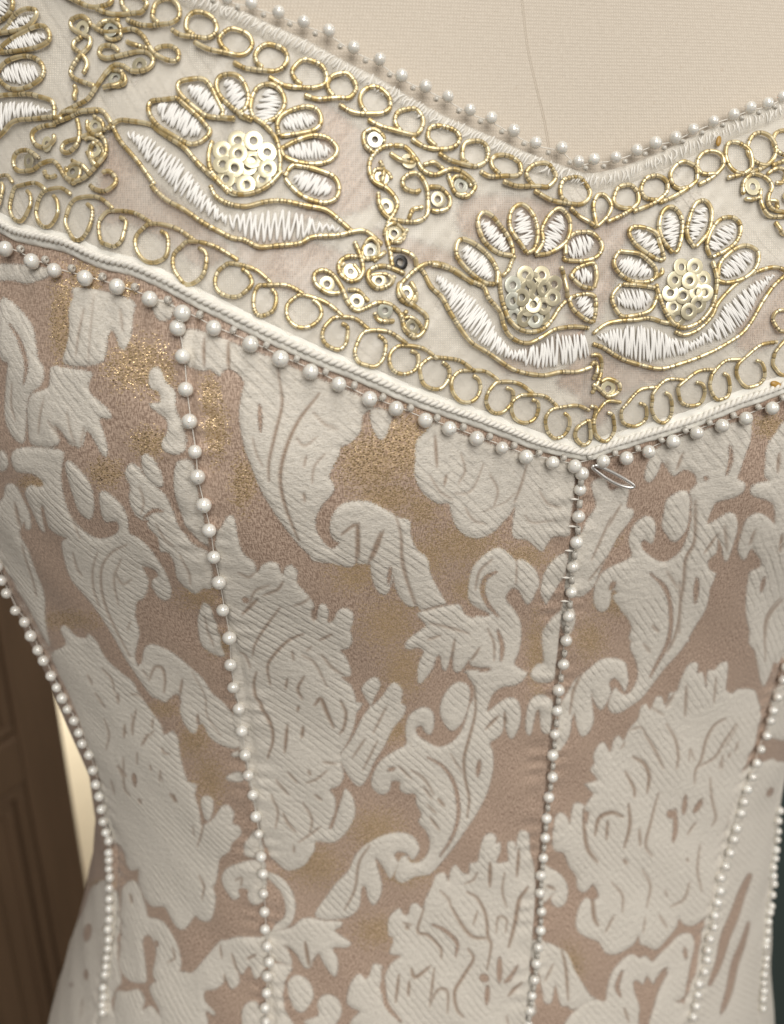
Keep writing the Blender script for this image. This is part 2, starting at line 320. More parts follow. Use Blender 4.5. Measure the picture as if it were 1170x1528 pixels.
# ------------------------------------------------------------------ the cloth's woven motif, drawn as outlines (o) and sunk lines (l: width, points)
REG = {'a': (0, 400), 'b': (0, 680), 'c': (60, 900), 'd': (60, 1168), 'e': (270, 480), 'f': (280, 780), 'g': (330, 1000), 'h': (330, 1168),
       'i': (540, 560), 'j': (540, 800), 'k': (540, 1000), 'l': (540, 1168), 'm': (810, 600), 'n': (810, 850), 'o': (810, 1168), 'p': (870, 1000, 4.5), 'q': (100, 940, 4.5)}
POLY = """
a 0,165 40,155 90,195 140,250 165,300 180,380 190,440 215,480 215,540 195,575 160,600 130,660 120,760 110,850 60,820 20,740 15,640 30,520 40,460 0,420
a 380,90 640,150 645,240 632,340 608,392 582,385 566,330 548,300 530,330 520,420 500,455 440,472 335,470 308,440 330,380 347,290 345,200 365,140
a 250,480 330,485 450,505 430,560 440,610 500,660 540,710 535,730 480,730 500,790 525,880 515,915 490,890 450,820 420,790 410,840 395,870 370,860 340,850 310,800 270,760 290,820 290,850 250,865 170,860 140,840 130,760 130,680 160,610 240,575
a 720,520 745,480 780,495 810,560 850,600 862,700 890,760 900,830 895,890 850,900 800,880 790,840 815,800 820,760 800,720 745,680 730,655 780,650 770,600 730,580
a -20,-20 250,0 240,40 190,60 130,75 60,60 -20,55
a 735,150 840,170 835,240 770,250
a 0,890 30,900 40,960 0,985
b 60,-10 110,-40 300,-30 310,20 300,100 310,180 335,260 370,320 420,370 480,400 530,395 575,370 580,330 560,315 520,320 500,290 490,200 500,170 530,175 590,230 625,300 630,370 680,400 740,460 800,560 825,640 820,690 795,705 765,690 735,640 735,605 765,585 745,550 690,540 715,600 710,660 690,695 665,710 660,780 680,850 665,930 660,980 690,1050 730,1100 800,1170 740,1170 680,1080 620,990 560,880 490,770 420,680 350,600 310,500 300,420 330,400 290,385 240,350 225,290 218,245 203,250 205,300 215,370 195,355 160,280 128,200 128,165 155,140 200,150 215,130 160,85 90,78 62,40
b 322,40 350,25 400,70 445,130 462,200 460,260 445,305 420,300 385,265 365,210 340,130
b 20,200 25,150 50,135 80,150 110,210 140,280 150,350 130,355 118,320 105,380 150,460 180,560 210,660 220,760 240,860 250,920 220,880 160,760 90,640 40,560 -10,480 -10,270
b 610,70 640,35 680,60 700,100 740,140 800,190 830,260 870,350 930,420 1000,470 1020,540 1030,640 990,640 950,670 900,640 860,590 850,520 820,470 780,460 770,400 720,340 720,310 690,310 650,270 630,200 635,150 615,110
b 690,10 720,-10 760,30 790,110 785,150 730,140 700,90
b 850,50 880,20 925,30 945,120 965,220 995,350 1010,440 950,400 890,320 860,230 845,140
b 955,790 985,715 1020,740 1050,830 1075,920 1085,975 1030,960 980,920 960,860
c 495,290 505,230 530,200 570,203 640,235 720,300 790,365 830,430 900,490 935,540 960,640 965,695 930,702 870,680 820,640 795,590 770,588 758,625 735,625 700,580 678,520 680,465 655,440 620,470 598,478 550,445 500,390 460,320
c 60,250 130,200 100,130 120,110 170,160 220,170 240,150 280,190 320,270 400,340 450,380 480,440 530,520 580,590 600,640 640,620 670,660 680,740 710,850 720,890 760,960 775,1060 780,1170 360,1170 300,900 240,700 180,530 110,380
c 780,960 800,935 835,950 840,1000 825,1050 800,1040
c 905,840 960,815 985,830 985,860 920,860
c 930,730 960,715 970,740 940,745
d 300,-5 720,-5 750,60 775,140 782,200 800,200 845,170 880,115 915,110 942,150 935,195 970,210 975,250 935,290 920,330 870,370 860,430 850,490 840,500 855,560 840,640 810,675 770,668 745,650 700,710 660,700 625,640 600,600 540,600 500,550 475,480 478,420 455,425 425,415 400,330 340,150
d 395,570 410,500 440,475 470,490 490,540 510,600 520,650 560,660 600,680 640,740 670,810 680,890 660,930 620,960 570,960 550,920 560,860 560,800 530,740 500,760 510,850 520,950 500,970 440,960 390,900 385,820 390,700
d 120,780 170,690 220,600 240,520 280,480 330,480 380,560 385,700 370,760 380,860 400,960 370,1000 340,1080 360,1190 20,1190 60,1080 90,960
d 540,980 600,940 640,915 700,920 740,920 800,850 870,770 900,765 960,745 1060,750 1100,760 1090,900 1050,950 1030,920 1020,890 1000,900 980,930 960,920 965,970 930,1000 905,960 880,980 850,1000 800,1010 800,1060 845,1110 840,1130 800,1110 800,1190 600,1190 580,1100 540,1020
d 370,1020 430,1010 480,1000 510,1050 500,1100 540,1080 580,1130 590,1190 370,1190
d 985,1090 1020,1065 1060,1090 1090,1130 1090,1190 985,1150
d 880,460 900,420 950,395 1030,375 1090,400 1090,560 1040,590 1010,550 1010,520 980,510 960,520 970,550 940,565 910,530 890,500
d 990,310 1010,270 1050,230 1080,330 1070,370 1000,350
e 20,40 180,70 300,120 430,170 560,230 700,290 850,350 935,410 885,450 872,530 825,585 775,610 765,655 720,745 742,790 738,830 690,885 650,960 652,1010 690,1080 740,1112 775,1075 740,1060 722,1010 735,940 780,885 850,868 920,875 1000,915 1060,955 1090,1010 1110,1090 1150,1170 690,1170 620,1130 560,1070 490,980 430,890 380,800 340,700 310,620 290,520 285,430 300,340 310,290 270,240 220,230 195,262 150,230 100,235 20,200
e 925,420 1020,440 1015,500 990,560 960,565 925,500
f 460,-20 500,50 560,120 640,180 720,205 790,218 812,195 815,170 880,190 890,250 920,325 945,350 965,320 970,250 995,240 1005,310 1050,385 1095,408 1115,385 1170,400 1170,190 1110,130 1080,50 1060,-20 810,-20 780,60 745,60 735,100 700,128 660,100 620,30 610,-20
f 140,60 170,20 195,-30 225,-35 240,10 255,90 280,150 330,190 340,240 370,200 410,185 445,200 462,250 480,212 510,205 535,240 535,290 580,340 615,395 605,440 625,470 640,400 670,395 685,430 680,482 710,470 730,425 770,412 805,440 800,490 790,520 800,570 778,610 740,620 770,660 792,740 745,750 790,790 815,860 815,950 790,1030 740,1110 720,1170 300,1170 270,1000 230,800 190,500 150,250
g 80,150 640,150 655,210 635,300 590,390 570,415 590,470 595,520 570,560 530,575 555,620 550,690 522,765 540,765 565,690 590,610 605,572 640,620 650,690 630,750 590,805 540,838 462,830 455,870 430,910 400,950 330,978 280,950 235,900 180,750 130,500
g 680,90 720,45 755,38 772,75 745,130 725,180 780,130 820,70 850,62 880,100 872,160 895,180 880,230 830,290 790,370 740,450 710,520 680,562 650,555 620,515 590,460 575,415 630,340 690,220 720,180 700,140
k 45,560 60,490 100,430 160,390 215,360 210,300 225,230 270,190 310,180 345,205 350,265 332,312 305,300 290,272 262,285 272,320 320,350 370,370 420,355 470,310 500,250 520,180 540,140 545,80 530,30 510,0 780,0 785,40 740,70 680,80 640,110 620,150 610,200 660,160 710,130 750,140 768,190 765,260 740,320 720,330 700,290 690,240 680,300 650,330 620,350 635,400 635,480 610,590 560,690 510,760 450,850 390,930 330,990 260,1000 200,1030 165,1010 165,960 190,910 215,900 235,930 280,930 320,890 330,830 310,780 275,740 290,700 265,650 260,600 215,600 185,580 185,540 145,540 135,580 110,605 75,600
k 380,210 390,140 430,80 475,58 515,75 525,120 510,200 480,260 440,290 410,270
k 795,220 810,150 850,115 890,120 925,160 915,290 870,290 860,200 845,190 830,260 815,315 795,290
g 455,1181 520,1086 560,1030 620,970 650,900 710,840 790,800 870,790 930,810 960,860 950,900 925,920 900,890 860,880 840,900 860,930 850,960 820,1010 790,960 750,910 760,960 780,1040 770,1100 740,1140 715,1110 700,1050 680,1060 670,1146 630,1191 580,1208 500,1211
h 230,720 340,700 390,660 440,655 500,670 580,675 580,700 550,720 620,770 625,790 600,800 540,800 565,850 565,910 550,940 520,910 490,860 475,830 450,860 430,900 400,900 370,850 320,800 340,870 330,890 270,870 200,820 200,760
h 200,430 270,450 330,510 360,580 355,650 320,700 250,720 270,680 310,650 315,590 290,530 250,490
h 240,880 330,890 340,910 310,960 300,1050 320,1130 360,1190 210,1190 220,1000 230,920
h 320,980 350,940 390,945 430,980 445,1040 420,1090 390,1115 350,1090 330,1040
h 465,1080 480,1045 520,1030 565,1050 585,1100 570,1150 520,1190 400,1160 470,1130
h 105,1100 140,1065 180,1080 210,1190 110,1190
h 610,1060 630,970 670,925 700,950 720,930 740,880 785,895 780,950 770,990 800,1080 850,1150 860,1190 690,1190 680,1110 640,1090
j -30,-30 200,-30 250,50 310,130 350,220 400,310 405,330 340,345 290,360 270,340 250,345 210,330 170,270 160,180 130,270 100,285 70,260 45,180 60,100 30,120 -30,120
j 270,375 340,350 440,335 475,335 500,380 540,400 560,390 600,395 620,380 560,350 525,320 515,270 530,170 570,110 620,70 665,55 710,80 745,115 770,110 810,130 845,170 860,230 840,270 825,310 800,330 780,300 760,260 730,250 705,280 700,310 740,360 770,420 775,500 760,570 740,620 780,650 785,680 740,715 680,725 630,770 610,810 600,850 545,900 545,790 540,720 515,680 520,655 560,650 590,640 530,625 520,600 500,630 470,660 445,650 440,600 430,590 410,650 390,640 380,580 360,590 345,640 300,700 280,715 270,690 275,620 300,560 270,540 230,550 210,535 225,500 300,445 310,430 285,400
j 870,230 890,160 940,100 990,80 980,180 930,260 900,320 885,320 865,270
j 965,350 960,400 940,600 925,690 870,710 825,690 820,660 850,620 880,610 875,520 885,440
i 265,320 300,280 340,240 360,230 500,290 620,330 750,370 900,400 1025,440 1025,560 1005,700 1000,770 930,780 900,820 875,855 840,830 800,800 740,790 730,740 745,640 720,680 680,720 640,760 570,790 500,775 450,720 430,650 420,620 370,620 320,590 280,540 255,470 260,400
m 240,390 300,370 330,430 380,410 415,400 420,440 410,510 440,520 445,550 420,590 370,650 320,730 280,800 250,880 220,920 180,945 110,930 110,870 120,800 130,700 170,650 220,560 260,500 245,450
m 495,370 500,320 520,270 560,220 640,180 750,140 870,110 960,90 1010,90 1005,190 980,250 950,340 940,370 975,390 970,430 930,460 880,475 840,490 820,530 800,590 860,560 900,535 935,550 945,610 930,680 900,770 880,760 870,700 850,660 845,730 800,770 810,830 805,910 800,960 760,1050 710,1130 690,1170 440,1170 435,1090 400,1030 370,980 370,930 335,910 330,960 320,1000 285,1020 250,980 250,900 280,830 340,790 430,750 420,680 440,610 490,560 530,560 550,600 545,660 530,690 500,670 480,690 500,730 560,770 610,770 670,720 700,650 720,580 725,490 720,430 750,400 740,350 690,330 640,360 610,330 580,290 560,340 520,390
m 590,530 600,480 640,445 690,430 715,460 710,560 690,630 640,680 600,640 580,600
m 1200,150 1130,160 1090,220 1080,300 1075,360 1100,380 1040,390 1005,410 1010,450 1070,470 1115,500 1120,590 1090,560 1040,535 990,560 970,610 950,700 960,750 985,765 1010,710 1030,730 1060,780 1040,850 1000,900 990,990 1000,1100 1010,1190 1200,1190
n 985,180 1000,60 1030,0 1200,0 1200,350 1140,400 1110,480 1080,565 1060,540 1040,470 1010,340 990,250
n 370,100 810,0 805,100 790,190 740,280 680,380 600,470 540,550 480,620 420,660 370,690 330,690 315,650 330,600 350,570 370,590 400,605 440,570 465,510 455,440 430,390 435,350 470,330 440,300 435,260 400,220 370,180
n 410,480 400,450 350,430 280,435 220,480 150,540 120,600 90,640 80,700 60,870 100,850 130,790 140,730 155,700 165,760 185,805 220,790 245,740 245,690 235,600 250,640 280,680 310,640 330,590 320,550 345,525 375,550 395,590 415,540
n 90,160 150,190 155,250 140,300 110,320 90,260
n 245,1090 265,1020 230,970 250,940 245,900 270,850 300,840 330,890 345,830 370,805 395,830 420,770 460,720 470,670 500,650 520,680 550,620 580,620 590,655 610,640 615,600 650,590 665,540 690,480 720,450 750,455 745,500 770,495 785,570 795,490 830,485 850,460 880,445 895,455 890,520 885,580 920,600 950,580 1030,585 1050,640 1060,700 1030,830 980,950 940,1080 910,1190 250,1190
o 245,50 260,-10 940,-10 910,90 880,260 850,400 810,550 795,640 740,690 690,690 660,660 650,700 600,760 550,810 500,790 470,780 460,740 440,780 400,810 350,830 300,820 270,770 220,750 170,720 160,670 180,600 210,560 240,570 270,550 250,500 230,510 200,535 170,510 165,460 130,410 100,340 60,330 45,280 60,170 90,145 120,170 130,200 150,110 180,100 205,120 200,180 215,200 225,150 265,90
o 310,1000 330,920 380,860 430,830 470,850 500,840 535,870 560,840 610,790 660,740 710,730 735,760 730,820 700,930 680,1040 640,1060 690,1080 680,1190 520,1190 540,1080 570,1000 610,920 580,930 555,950 540,980 510,940 490,980 460,960 440,970 445,1020 465,1080 460,1130 430,1190 120,1190 150,1110 240,1050 300,1060
o 0,790 80,800 120,830 150,900 190,970 230,1030 250,1050 150,1100 120,1080 90,1080 75,1040 60,980 40,1060 10,1060 0,1020
o 0,410 40,420 90,450 125,510 115,580 80,605 50,590 40,560 60,540 30,560 0,570
o 925,-20 1200,-20 1200,1200 690,1200 750,870 790,640 840,400 890,200
n 1130,580 1200,560 1200,810 1130,820 1095,800 1105,700
n 1045,940 1130,930 1200,960 1200,1190 910,1190 985,1010
l 130,660 180,610 200,640 225,640 240,590 270,585 295,610 310,560 340,500 360,450 400,440 420,480 430,430 455,400 490,440 520,440 525,390 560,380 570,330 590,260 625,240 650,260 650,290 670,285 670,330 650,380 690,380 710,370 705,290 740,285 745,320 760,240 790,230 810,250 815,330 840,450 830,700 815,900 775,1190 0,1190 0,1100 50,1060 100,1020 105,960 140,880 190,840 135,830 150,780 150,750 130,740
l 805,780 900,785 900,1060 875,1010 860,930 830,870
"""
LINES = """
a 25 55,270 100,340 130,420 140,480 125,560
a 6 465,130 440,470
a 10 240,740 300,820 370,850
a 8 330,700 350,790 375,850
a 8 410,770 395,860
b 8 308,40 312,150 350,280 400,400
b 12 620,430 550,465 505,530 495,620 515,720 570,840 640,970
b 10 480,470 455,560 460,650 490,730
b 10 360,470 375,540 400,580
b 8 640,800 625,840
b 14 75,230 105,340
b 25 700,300 750,265 790,270
c 14 535,370 560,310 595,315 608,370 605,430
c 14 690,370 675,450
c 7 740,330 800,450 810,540 880,640
c 16 765,540 770,590
c 8 505,320 530,360
c 8 440,540 455,600
c 12 410,630 420,625
c 10 510,640 530,640 550,620
c 14 380,790 420,840
c 24 455,830 460,870
c 8 590,820 600,860
c 18 650,930 655,960
c 14 480,950 490,970
c 8 740,1080 745,1130
c 12 370,440 380,480
d 12 780,130 790,220 760,310
d 12 775,450 800,500 790,560
d 14 440,540 450,580
d 12 640,800 650,850 620,870
d 25 515,760 540,920
d 30 560,770 565,790
d 40 240,690 230,760
d 30 225,910 225,950
d 25 155,970 158,985
d 10 200,1060 205,1120
d 12 310,700 310,715
d 20 270,470 268,490
d 12 870,790 880,850
d 14 930,830 960,920
d 14 895,930 900,990
d 16 1010,850 1050,830
d 12 950,470 980,460 975,500
e 26 385,400 390,530
e 16 480,290 490,400 460,540 430,680 430,770
e 20 670,350 570,480 510,620 485,760 510,900 570,1060
e 16 120,80 125,210
e 18 235,100 240,240
e 12 610,650 600,700
e 14 600,830 605,870
e 12 470,200 480,300
e 20 780,1030 850,985 855,1060 850,1170
e 18 970,1020 910,1170
e 12 1040,930 1070,1050 1070,1170
f 16 830,0 830,170
f 18 950,40 890,180
f 12 1030,20 1040,150 1070,290 1110,390
f 14 470,280 440,320 370,350
f 20 340,370 270,440
f 36 280,370 290,375
f 14 450,410 390,490 340,570 320,640
f 16 560,540 490,570 430,630 395,690 405,780
f 18 340,720 325,800 370,900 410,980 415,1060 390,1140
f 18 485,980 475,1110
f 18 560,990 555,1040
f 16 570,740 540,800 560,850
f 22 620,880 650,850 680,920 710,990
f 16 745,860 770,920 760,990 740,1020
f 14 490,750 480,800
f 12 510,620 520,660
f 14 640,570 700,540
f 10 580,620 600,600
f 22 608,420 612,470
f 16 540,890 535,910
g 12 330,490 375,540
g 12 270,530 330,600
g 14 430,480 440,500
g 14 460,600 490,625
g 14 305,690 330,740 365,780
g 12 355,850 355,880
g 14 720,850 670,930 650,1060 600,1160
k 26 130,480 160,470
k 24 320,420 390,460 440,530 465,620 465,720 430,820 380,900
k 10 430,400 490,500
k 16 545,80 550,200 520,320 495,420 500,520 520,620 510,710
k 28 570,430 560,510
k 16 660,220 600,280
k 16 690,200 695,260
k 16 370,620 400,655
k 14 330,710 375,770
h 22 410,770 425,890
h 12 310,790 370,850
h 10 470,830 430,890
j 14 190,-10 195,130 230,250 260,340
j 24 140,150 130,230
j 18 90,20 50,110
j 30 650,170 600,200 585,260 610,330 660,390
j 28 660,460 680,530 675,600
j 14 570,540 530,600
j 14 450,500 430,620
j 24 570,650 620,640
j 10 750,120 745,230
j 9 300,362 400,335
i 16 355,290 365,440
i 14 410,480 400,530
i 8 590,430 550,530 510,570 450,570
i 12 800,430 770,540 740,620
i 6 590,660 690,620 750,570
i 8 790,680 830,715 930,700
m 26 900,210 905,270 885,350
m 24 520,830 580,890 615,980 615,1170
m 16 740,480 740,560 730,680 690,760 680,880 665,980 660,1120
m 28 745,860 735,970
m 10 600,290 610,330
m 14 680,250 650,330
m 36 325,905 340,870
m 14 850,640 780,730
m 28 785,370 795,370
m 14 880,600 895,720
m 12 600,820 650,900
m 14 1020,620 1000,690
m 20 1150,640 1140,720
m 24 1075,850 1060,920
m 14 1160,960 1090,1050 1070,1150
m 20 1150,250 1140,340
n 12 1150,140 1090,220 1070,300 1070,440
n 24 520,20 590,80 615,160 620,260 600,360 550,460 520,520
n 14 660,60 665,200 640,320 600,400
n 28 740,40 735,160
n 14 530,270 560,300
n 12 490,360 520,400
n 14 200,480 150,580 130,700
n 14 600,750 640,820 650,900 640,960
n 14 490,790 540,870 580,960
n 14 880,720 830,750 790,820 760,920 730,970 725,1030
n 14 690,560 690,710
n 12 830,520 820,640
n 10 700,920 710,870 725,920
n 20 440,910 490,940 515,1000 505,1080
n 16 400,980 440,1060 440,1100
n 24 685,1090 680,1170
n 22 760,1110 730,1170
n 10 870,900 850,960
n 10 380,870 400,840
n 6 940,750 880,860
o 22 200,130 200,240 215,320 260,380
o 22 250,250 270,170 330,140 380,160
o 16 310,180 305,270
o 18 410,100 415,200 390,310
o 14 460,220 465,300
o 14 560,50 520,180 490,290 520,350
o 50 615,148 625,155
o 30 640,130 640,220 625,280
o 28 685,70 680,150
o 26 760,90 730,140
o 12 740,190 700,250
o 18 390,370 405,390
o 22 240,500 245,640 265,690
o 14 690,365 695,375
o 10 480,720 490,650
o 10 590,520 600,550
o 28 380,910 355,980 370,1030
o 24 685,800 690,850
o 26 600,900 570,950
o 14 390,1090 410,1150
o 16 90,810 110,900 120,1050
o 12 50,880 10,960
o 16 20,500 60,520
o 56 1000,450 960,540 920,640 880,740 850,860 800,970
o 46 990,680 960,790 930,880 900,1000 860,1110
o 36 1105,30 1090,60
l 16 300,610 270,720 320,740 380,800 385,850
l 24 340,685 400,710 460,770 455,840
l 18 430,590 490,690 540,740 610,745
l 16 510,530 560,560 600,640 610,740 625,780 605,900
l 22 620,380 620,500
l 18 760,320 750,450
l 22 800,500 760,570 740,680 710,790
l 12 650,720 660,650 700,660 695,720
l 18 515,800 540,850 490,940 450,1010 460,1090 490,1130
l 34 665,840 665,960
l 26 750,880 715,940 690,960
l 52 585,938 600,945
l 30 610,980 605,1070
l 18 770,960 710,1030
l 28 100,900 110,1020 130,1080 190,1150
l 16 180,930 165,1060
l 20 240,900 260,940 330,890
l 16 230,960 225,1030
l 14 350,900 330,1080
l 14 330,1070 370,1000 415,1010 415,1110
l 20 215,700 225,705
l 10 700,1130 710,1170
p 18 1020,360 940,480 880,580 770,640
p 16 930,600 925,660
p 16 980,555 970,585
p 18 840,720 850,860 880,980 860,1040
p 16 1030,480 1015,540
p 18 610,160 560,250
p 14 460,250 540,300
p 14 320,400 380,380 420,420
q 18 340,430 345,490
q 18 460,540 440,640 445,700
q 20 390,640 385,720
q 20 545,700 510,770
q 16 570,600 570,660
q 16 630,600 645,700
q 16 350,910 385,990
q 26 450,970 460,1050
q 16 380,860 390,1050 425,1110
q 16 640,940 630,1010
q 16 570,905 575,935
q 26 700,1100 740,1150
q 14 480,820 475,900
q 16 640,790 660,822 695,830
q 14 250,600 280,700 270,800
q 14 200,420 260,520
q 14 240,260 300,330 320,420
q 14 150,300 180,360
q 14 300,1010 320,1100
q 14 520,480 480,440 430,430
f 12 650,640 700,700 750,735
f 12 400,300 330,330 300,400
f 12 250,240 300,260 330,240
f 12 620,340 570,380 520,400
f 12 310,700 280,640 250,630
f 10 560,640 620,680 680,790
g 12 520,480 470,520 420,540
g 12 250,600 280,680 270,760
g 12 400,640 440,720 430,800
g 12 560,450 500,440
g 12 380,830 440,790 480,760
g 12 700,330 640,420
g 12 800,180 740,300
g 12 760,340 690,480
m 12 330,560 280,660 230,760
m 12 380,500 320,600
m 12 300,760 220,860
i 10 330,480 380,560 440,600
i 10 620,480 660,560 640,640
i 10 500,640 540,700 600,720
i 10 860,560 900,620 960,640
i 10 480,380 500,460 470,520
e 10 560,560 600,600 660,560
e 10 640,440 700,500 760,520
e 10 700,640 650,700 640,780
e 10 350,560 370,640 400,700
a 10 420,200 400,300 380,420
a 10 590,200 600,300
a 10 60,560 50,660 70,740
a 10 220,640 200,720 190,800
b 10 560,560 600,620 640,600
b 10 590,500 560,600 580,720
b 10 680,150 700,220 690,280
b 10 760,330 800,400 850,440
b 10 880,480 920,560 930,620
b 10 990,780 1010,860 1040,920
b 10 120,430 150,560 180,680
k 12 240,480 300,520 350,600
k 12 180,460 240,520
k 12 320,650 360,690
k 12 300,560 340,620
j 12 330,420 420,440 520,470
j 12 320,500 380,480
j 12 630,110 570,170 550,260
j 12 610,450 640,520 640,600
l 12 560,430 540,470 500,490
l 12 380,520 420,560 430,590
l 12 690,430 680,520 700,600
l 12 200,680 240,690
l 12 560,620 540,680
o 12 480,420 520,500 500,600
o 12 330,480 380,540 380,620
o 12 700,480 680,560 620,600
o 12 760,300 740,420 760,520
o 12 560,640 600,700
o 12 340,640 300,720
"""
# ground showing through the sheer band (picture points)
BANDPINK = """
165,195 200,240 250,290 330,350 340,380 300,400 250,360 195,335 150,330 150,260
470,150 520,180 570,230 560,300 520,320 460,330 430,340 470,250
350,340 520,380 470,440 380,410
690,300 760,290 850,310 880,350 880,480 800,560 740,540 850,480 760,380 690,350
885,330 940,320 930,380 900,470 885,470
880,520 960,540 1000,560 930,590 890,640 860,590 830,570
560,340 700,390 640,400 580,380
1120,420 1170,400 1170,500 1100,520
"""
# lame patches: x, y, rx, ry
GOLD = """
95 480 16 60;140 445 10 60;205 545 40 36;190 430 14 12;240 560 20 30;225 660 26 20;160 705 22 18;55 720 24 10;120 420 12 30;555 690 46 40;600 665 46 44;578 742 40 20;315 588 14 26
322 640 16 40;365 720 18 34;300 892 34 18;530 858 36 26;580 930 40 40;600 1000 30 40;690 812 60 34;630 760 26 26;780 832 40 20;800 980 14 60;880 955 26 30;905 800 22 16;1150 636 20 16
590 1090 22 20;470 1290 44 30;560 1240 40 30;105 925 44 14;245 1058 26 12;290 1105 26 26;312 1165 24 34;330 960 22 18;610 1300 36 20;920 900 30 20;850 1440 20 30;560 1390 30 24;150 1320 20 8;640 830 30 30;700 880 30 20;440 760 20 20;620 880 24 30"""
def parse(t):
    out = []
    for ln in t.strip().splitlines():
        k = ln.split(); w = None
        if ',' not in k[0]: ox, oy, s = (*REG[k[0]], 3.25)[:3]; k = k[1:]
        else: ox = oy = 0; s = 1.
        if ',' not in k[0]: w = float(k[0]) / s; k = k[1:]
        out.append((w, np.array([[float(a) for a in q.split(',')] for q in k]) / s + (ox, oy)))
    return out
# seams (pearls sit on them), trims
def pts(t): return np.array([[float(a) for a in q.split(',')] for q in t.split()])
SEAM_A = pts('3,843 8,863 17,882 30,908 43,925 52,945 62,967 71,982 82,1006 91,1022 98,1038 106,1054 116,1072 122,1089 128,1106 137,1123 144,1145 149,1167 153,1185 157,1204 160,1223 163,1240 167,1252 168,1270 168,1281 168,1293 169,1308 168,1323 168,1339 168,1354 168,1369 167,1384 167,1399 166,1413 164,1427 163,1440 162,1453 160,1471 159,1485 158,1497 158,1508')
SEAM_B = pts('269,489 277,532 281,581 287,626 294,671 297,708 306,749 315,785 321,825 329,864 336,904 344,946 346,987 351,1020 358,1052 362,1086 368,1121 373,1152 379,1181 383,1213 388,1241 391,1273 394,1299 395,1328 397,1356 398,1382 401,1408 405,1431 400,1454 399,1477 398,1499 399,1520')
SEAM_C = pts('864,703 862,727 860,767 857,805 851,841 849,878 845,915 841,952 837,988 831,1025 829,1057 826,1091 823,1122 821,1154 816,1185 813,1215 810,1245 808,1275 806,1301 804,1329 805,1356 804,1384 801,1408 798,1433 796,1457 792,1481 789,1503 785,1525')
SEAM_D = pts('1167,993 1162,1011 1155,1035 1148,1057 1144,1072 1138,1095 1129,1115 1124,1136 1118,1155 1110,1175 1105,1193 1100,1210 1094,1231 1090,1249 1085,1269 1078,1288 1070,1306 1070,1326 1066,1343 1062,1363 1061,1380 1055,1397 1051,1415 1049,1428 1046,1445 1039,1464 1036,1480 1034,1497 1031,1514')
SEAM_E = pts('1158,1209 1156,1223 1155,1238 1154,1252 1153,1266 1151,1279 1148,1292 1149,1305 1149,1318 1147,1333 1144,1350 1143,1360 1142,1374 1141,1387 1139,1401 1138,1411 1139,1427 1136,1440 1135,1452 1135,1465 1134,1476 1133,1488 1133,1502')
TRIM_PEARLS = pts('-16,356 19,373 58,391 92,405 136,417 182,430 231,448 278,468 324,491 376,513 420,534 464,553 504,572 547,593 587,607 628,624 665,636 706,651 743,664 779,677 818,685 853,691 896,683 930,679 964,670 1001,654 1035,642 1072,631 1106,621 1145,607 1178,594')
NECK_PEARLS = pts('305,-12 341,1 377,9 417,23 454,37 491,51 527,75 565,93 598,116 633,132 666,148 699,167 730,179 762,197 796,214 834,223 860,243 882,240 914,237 946,226 974,215 1003,208 1029,196 1060,183 1090,173 1116,163 1140,157 1163,147')
ROPE = pts('-40,310 10,335 38,348 103,363 154,386 205,399 256,422 300,446 333,462 384,488 435,512 486,535 530,552 603,584 654,603 705,620 756,639 800,656 843,666 873,671 899,663 945,649 996,634 1040,620 1061,611 1098,596 1142,581 1170,570 1215,552')
GIMP = pts('150,-48 230,-18 295,5 354,28 405,52 456,75 510,105 560,130 610,160 660,187 720,213 780,240 840,262 880,272 930,262 980,243 1040,215 1100,190 1170,163 1215,146')
# gold cord: border loops cx,cy,rx,ry,tail x,tail y
UP_L = [(140,-6,34,20,60,-30),(204,10,20,15,149,18),(252,23,21,19,193,34),(303,43,23,18,260,50),(355,68,24,18,293,68),(406,91,24,20,350,97),(462,116,26,20,402,120),(510,133,21,19,454,146),(558,155,23,20,505,160),(609,185,22,19,547,182),(658,208,24,17,611,210),(705,232,20,18,650,232),(751,250,23,16,712,258),(803,264,22,17,745,273),(853,287,23,20,792,286)]
UP_R = [(930,296,19,18,901,333),(972,283,20,18,940,318),(1016,264,21,19,979,305),(1055,246,19,17,1038,278),(1096,238,18,25,1080,268),(1131,226,19,24,1112,260),(1166,217,18,20,1146,250)]
LO = [(3,292,9,24,30,275),(38,305,16,27,77,287),(78,313,17,27,115,293),(125,328,20,31,177,314),(173,344,20,27,233,337),(232,366,24,27,295,362),(288,394,25,31,358,391),(350,420,27,24,406,425),(396,449,18,23,453,441),(453,465,25,24,510,474),(499,498,19,23,550,492),(551,520,22,27,604,513),(599,537,21,22,648,535),(645,556,21,23,705,554),(691,576,22,23,738,567),(740,592,20,23,795,588),(779,608,20,21,830,606),(828,629,18,21,876,611)]
LO_R = [(898,631,16,24,925,598),(943,615,20,19,980,575),(984,604,16,25,1018,565),(1028,584,20,20,1067,551),(1071,572,15,22,1102,535),(1116,554,19,22,1156,510),(1165,538,16,20,1196,500)]
CREG = {'A': (0, 0), 'B': (400, 100), 'C': (440, 300), 'F': (200, 50), 'G': (230, 280), 'H': (640, 280), 'I': (870, 280), 'J': (870, 150), 'K': (740, 480), 'L': (640, 100)}
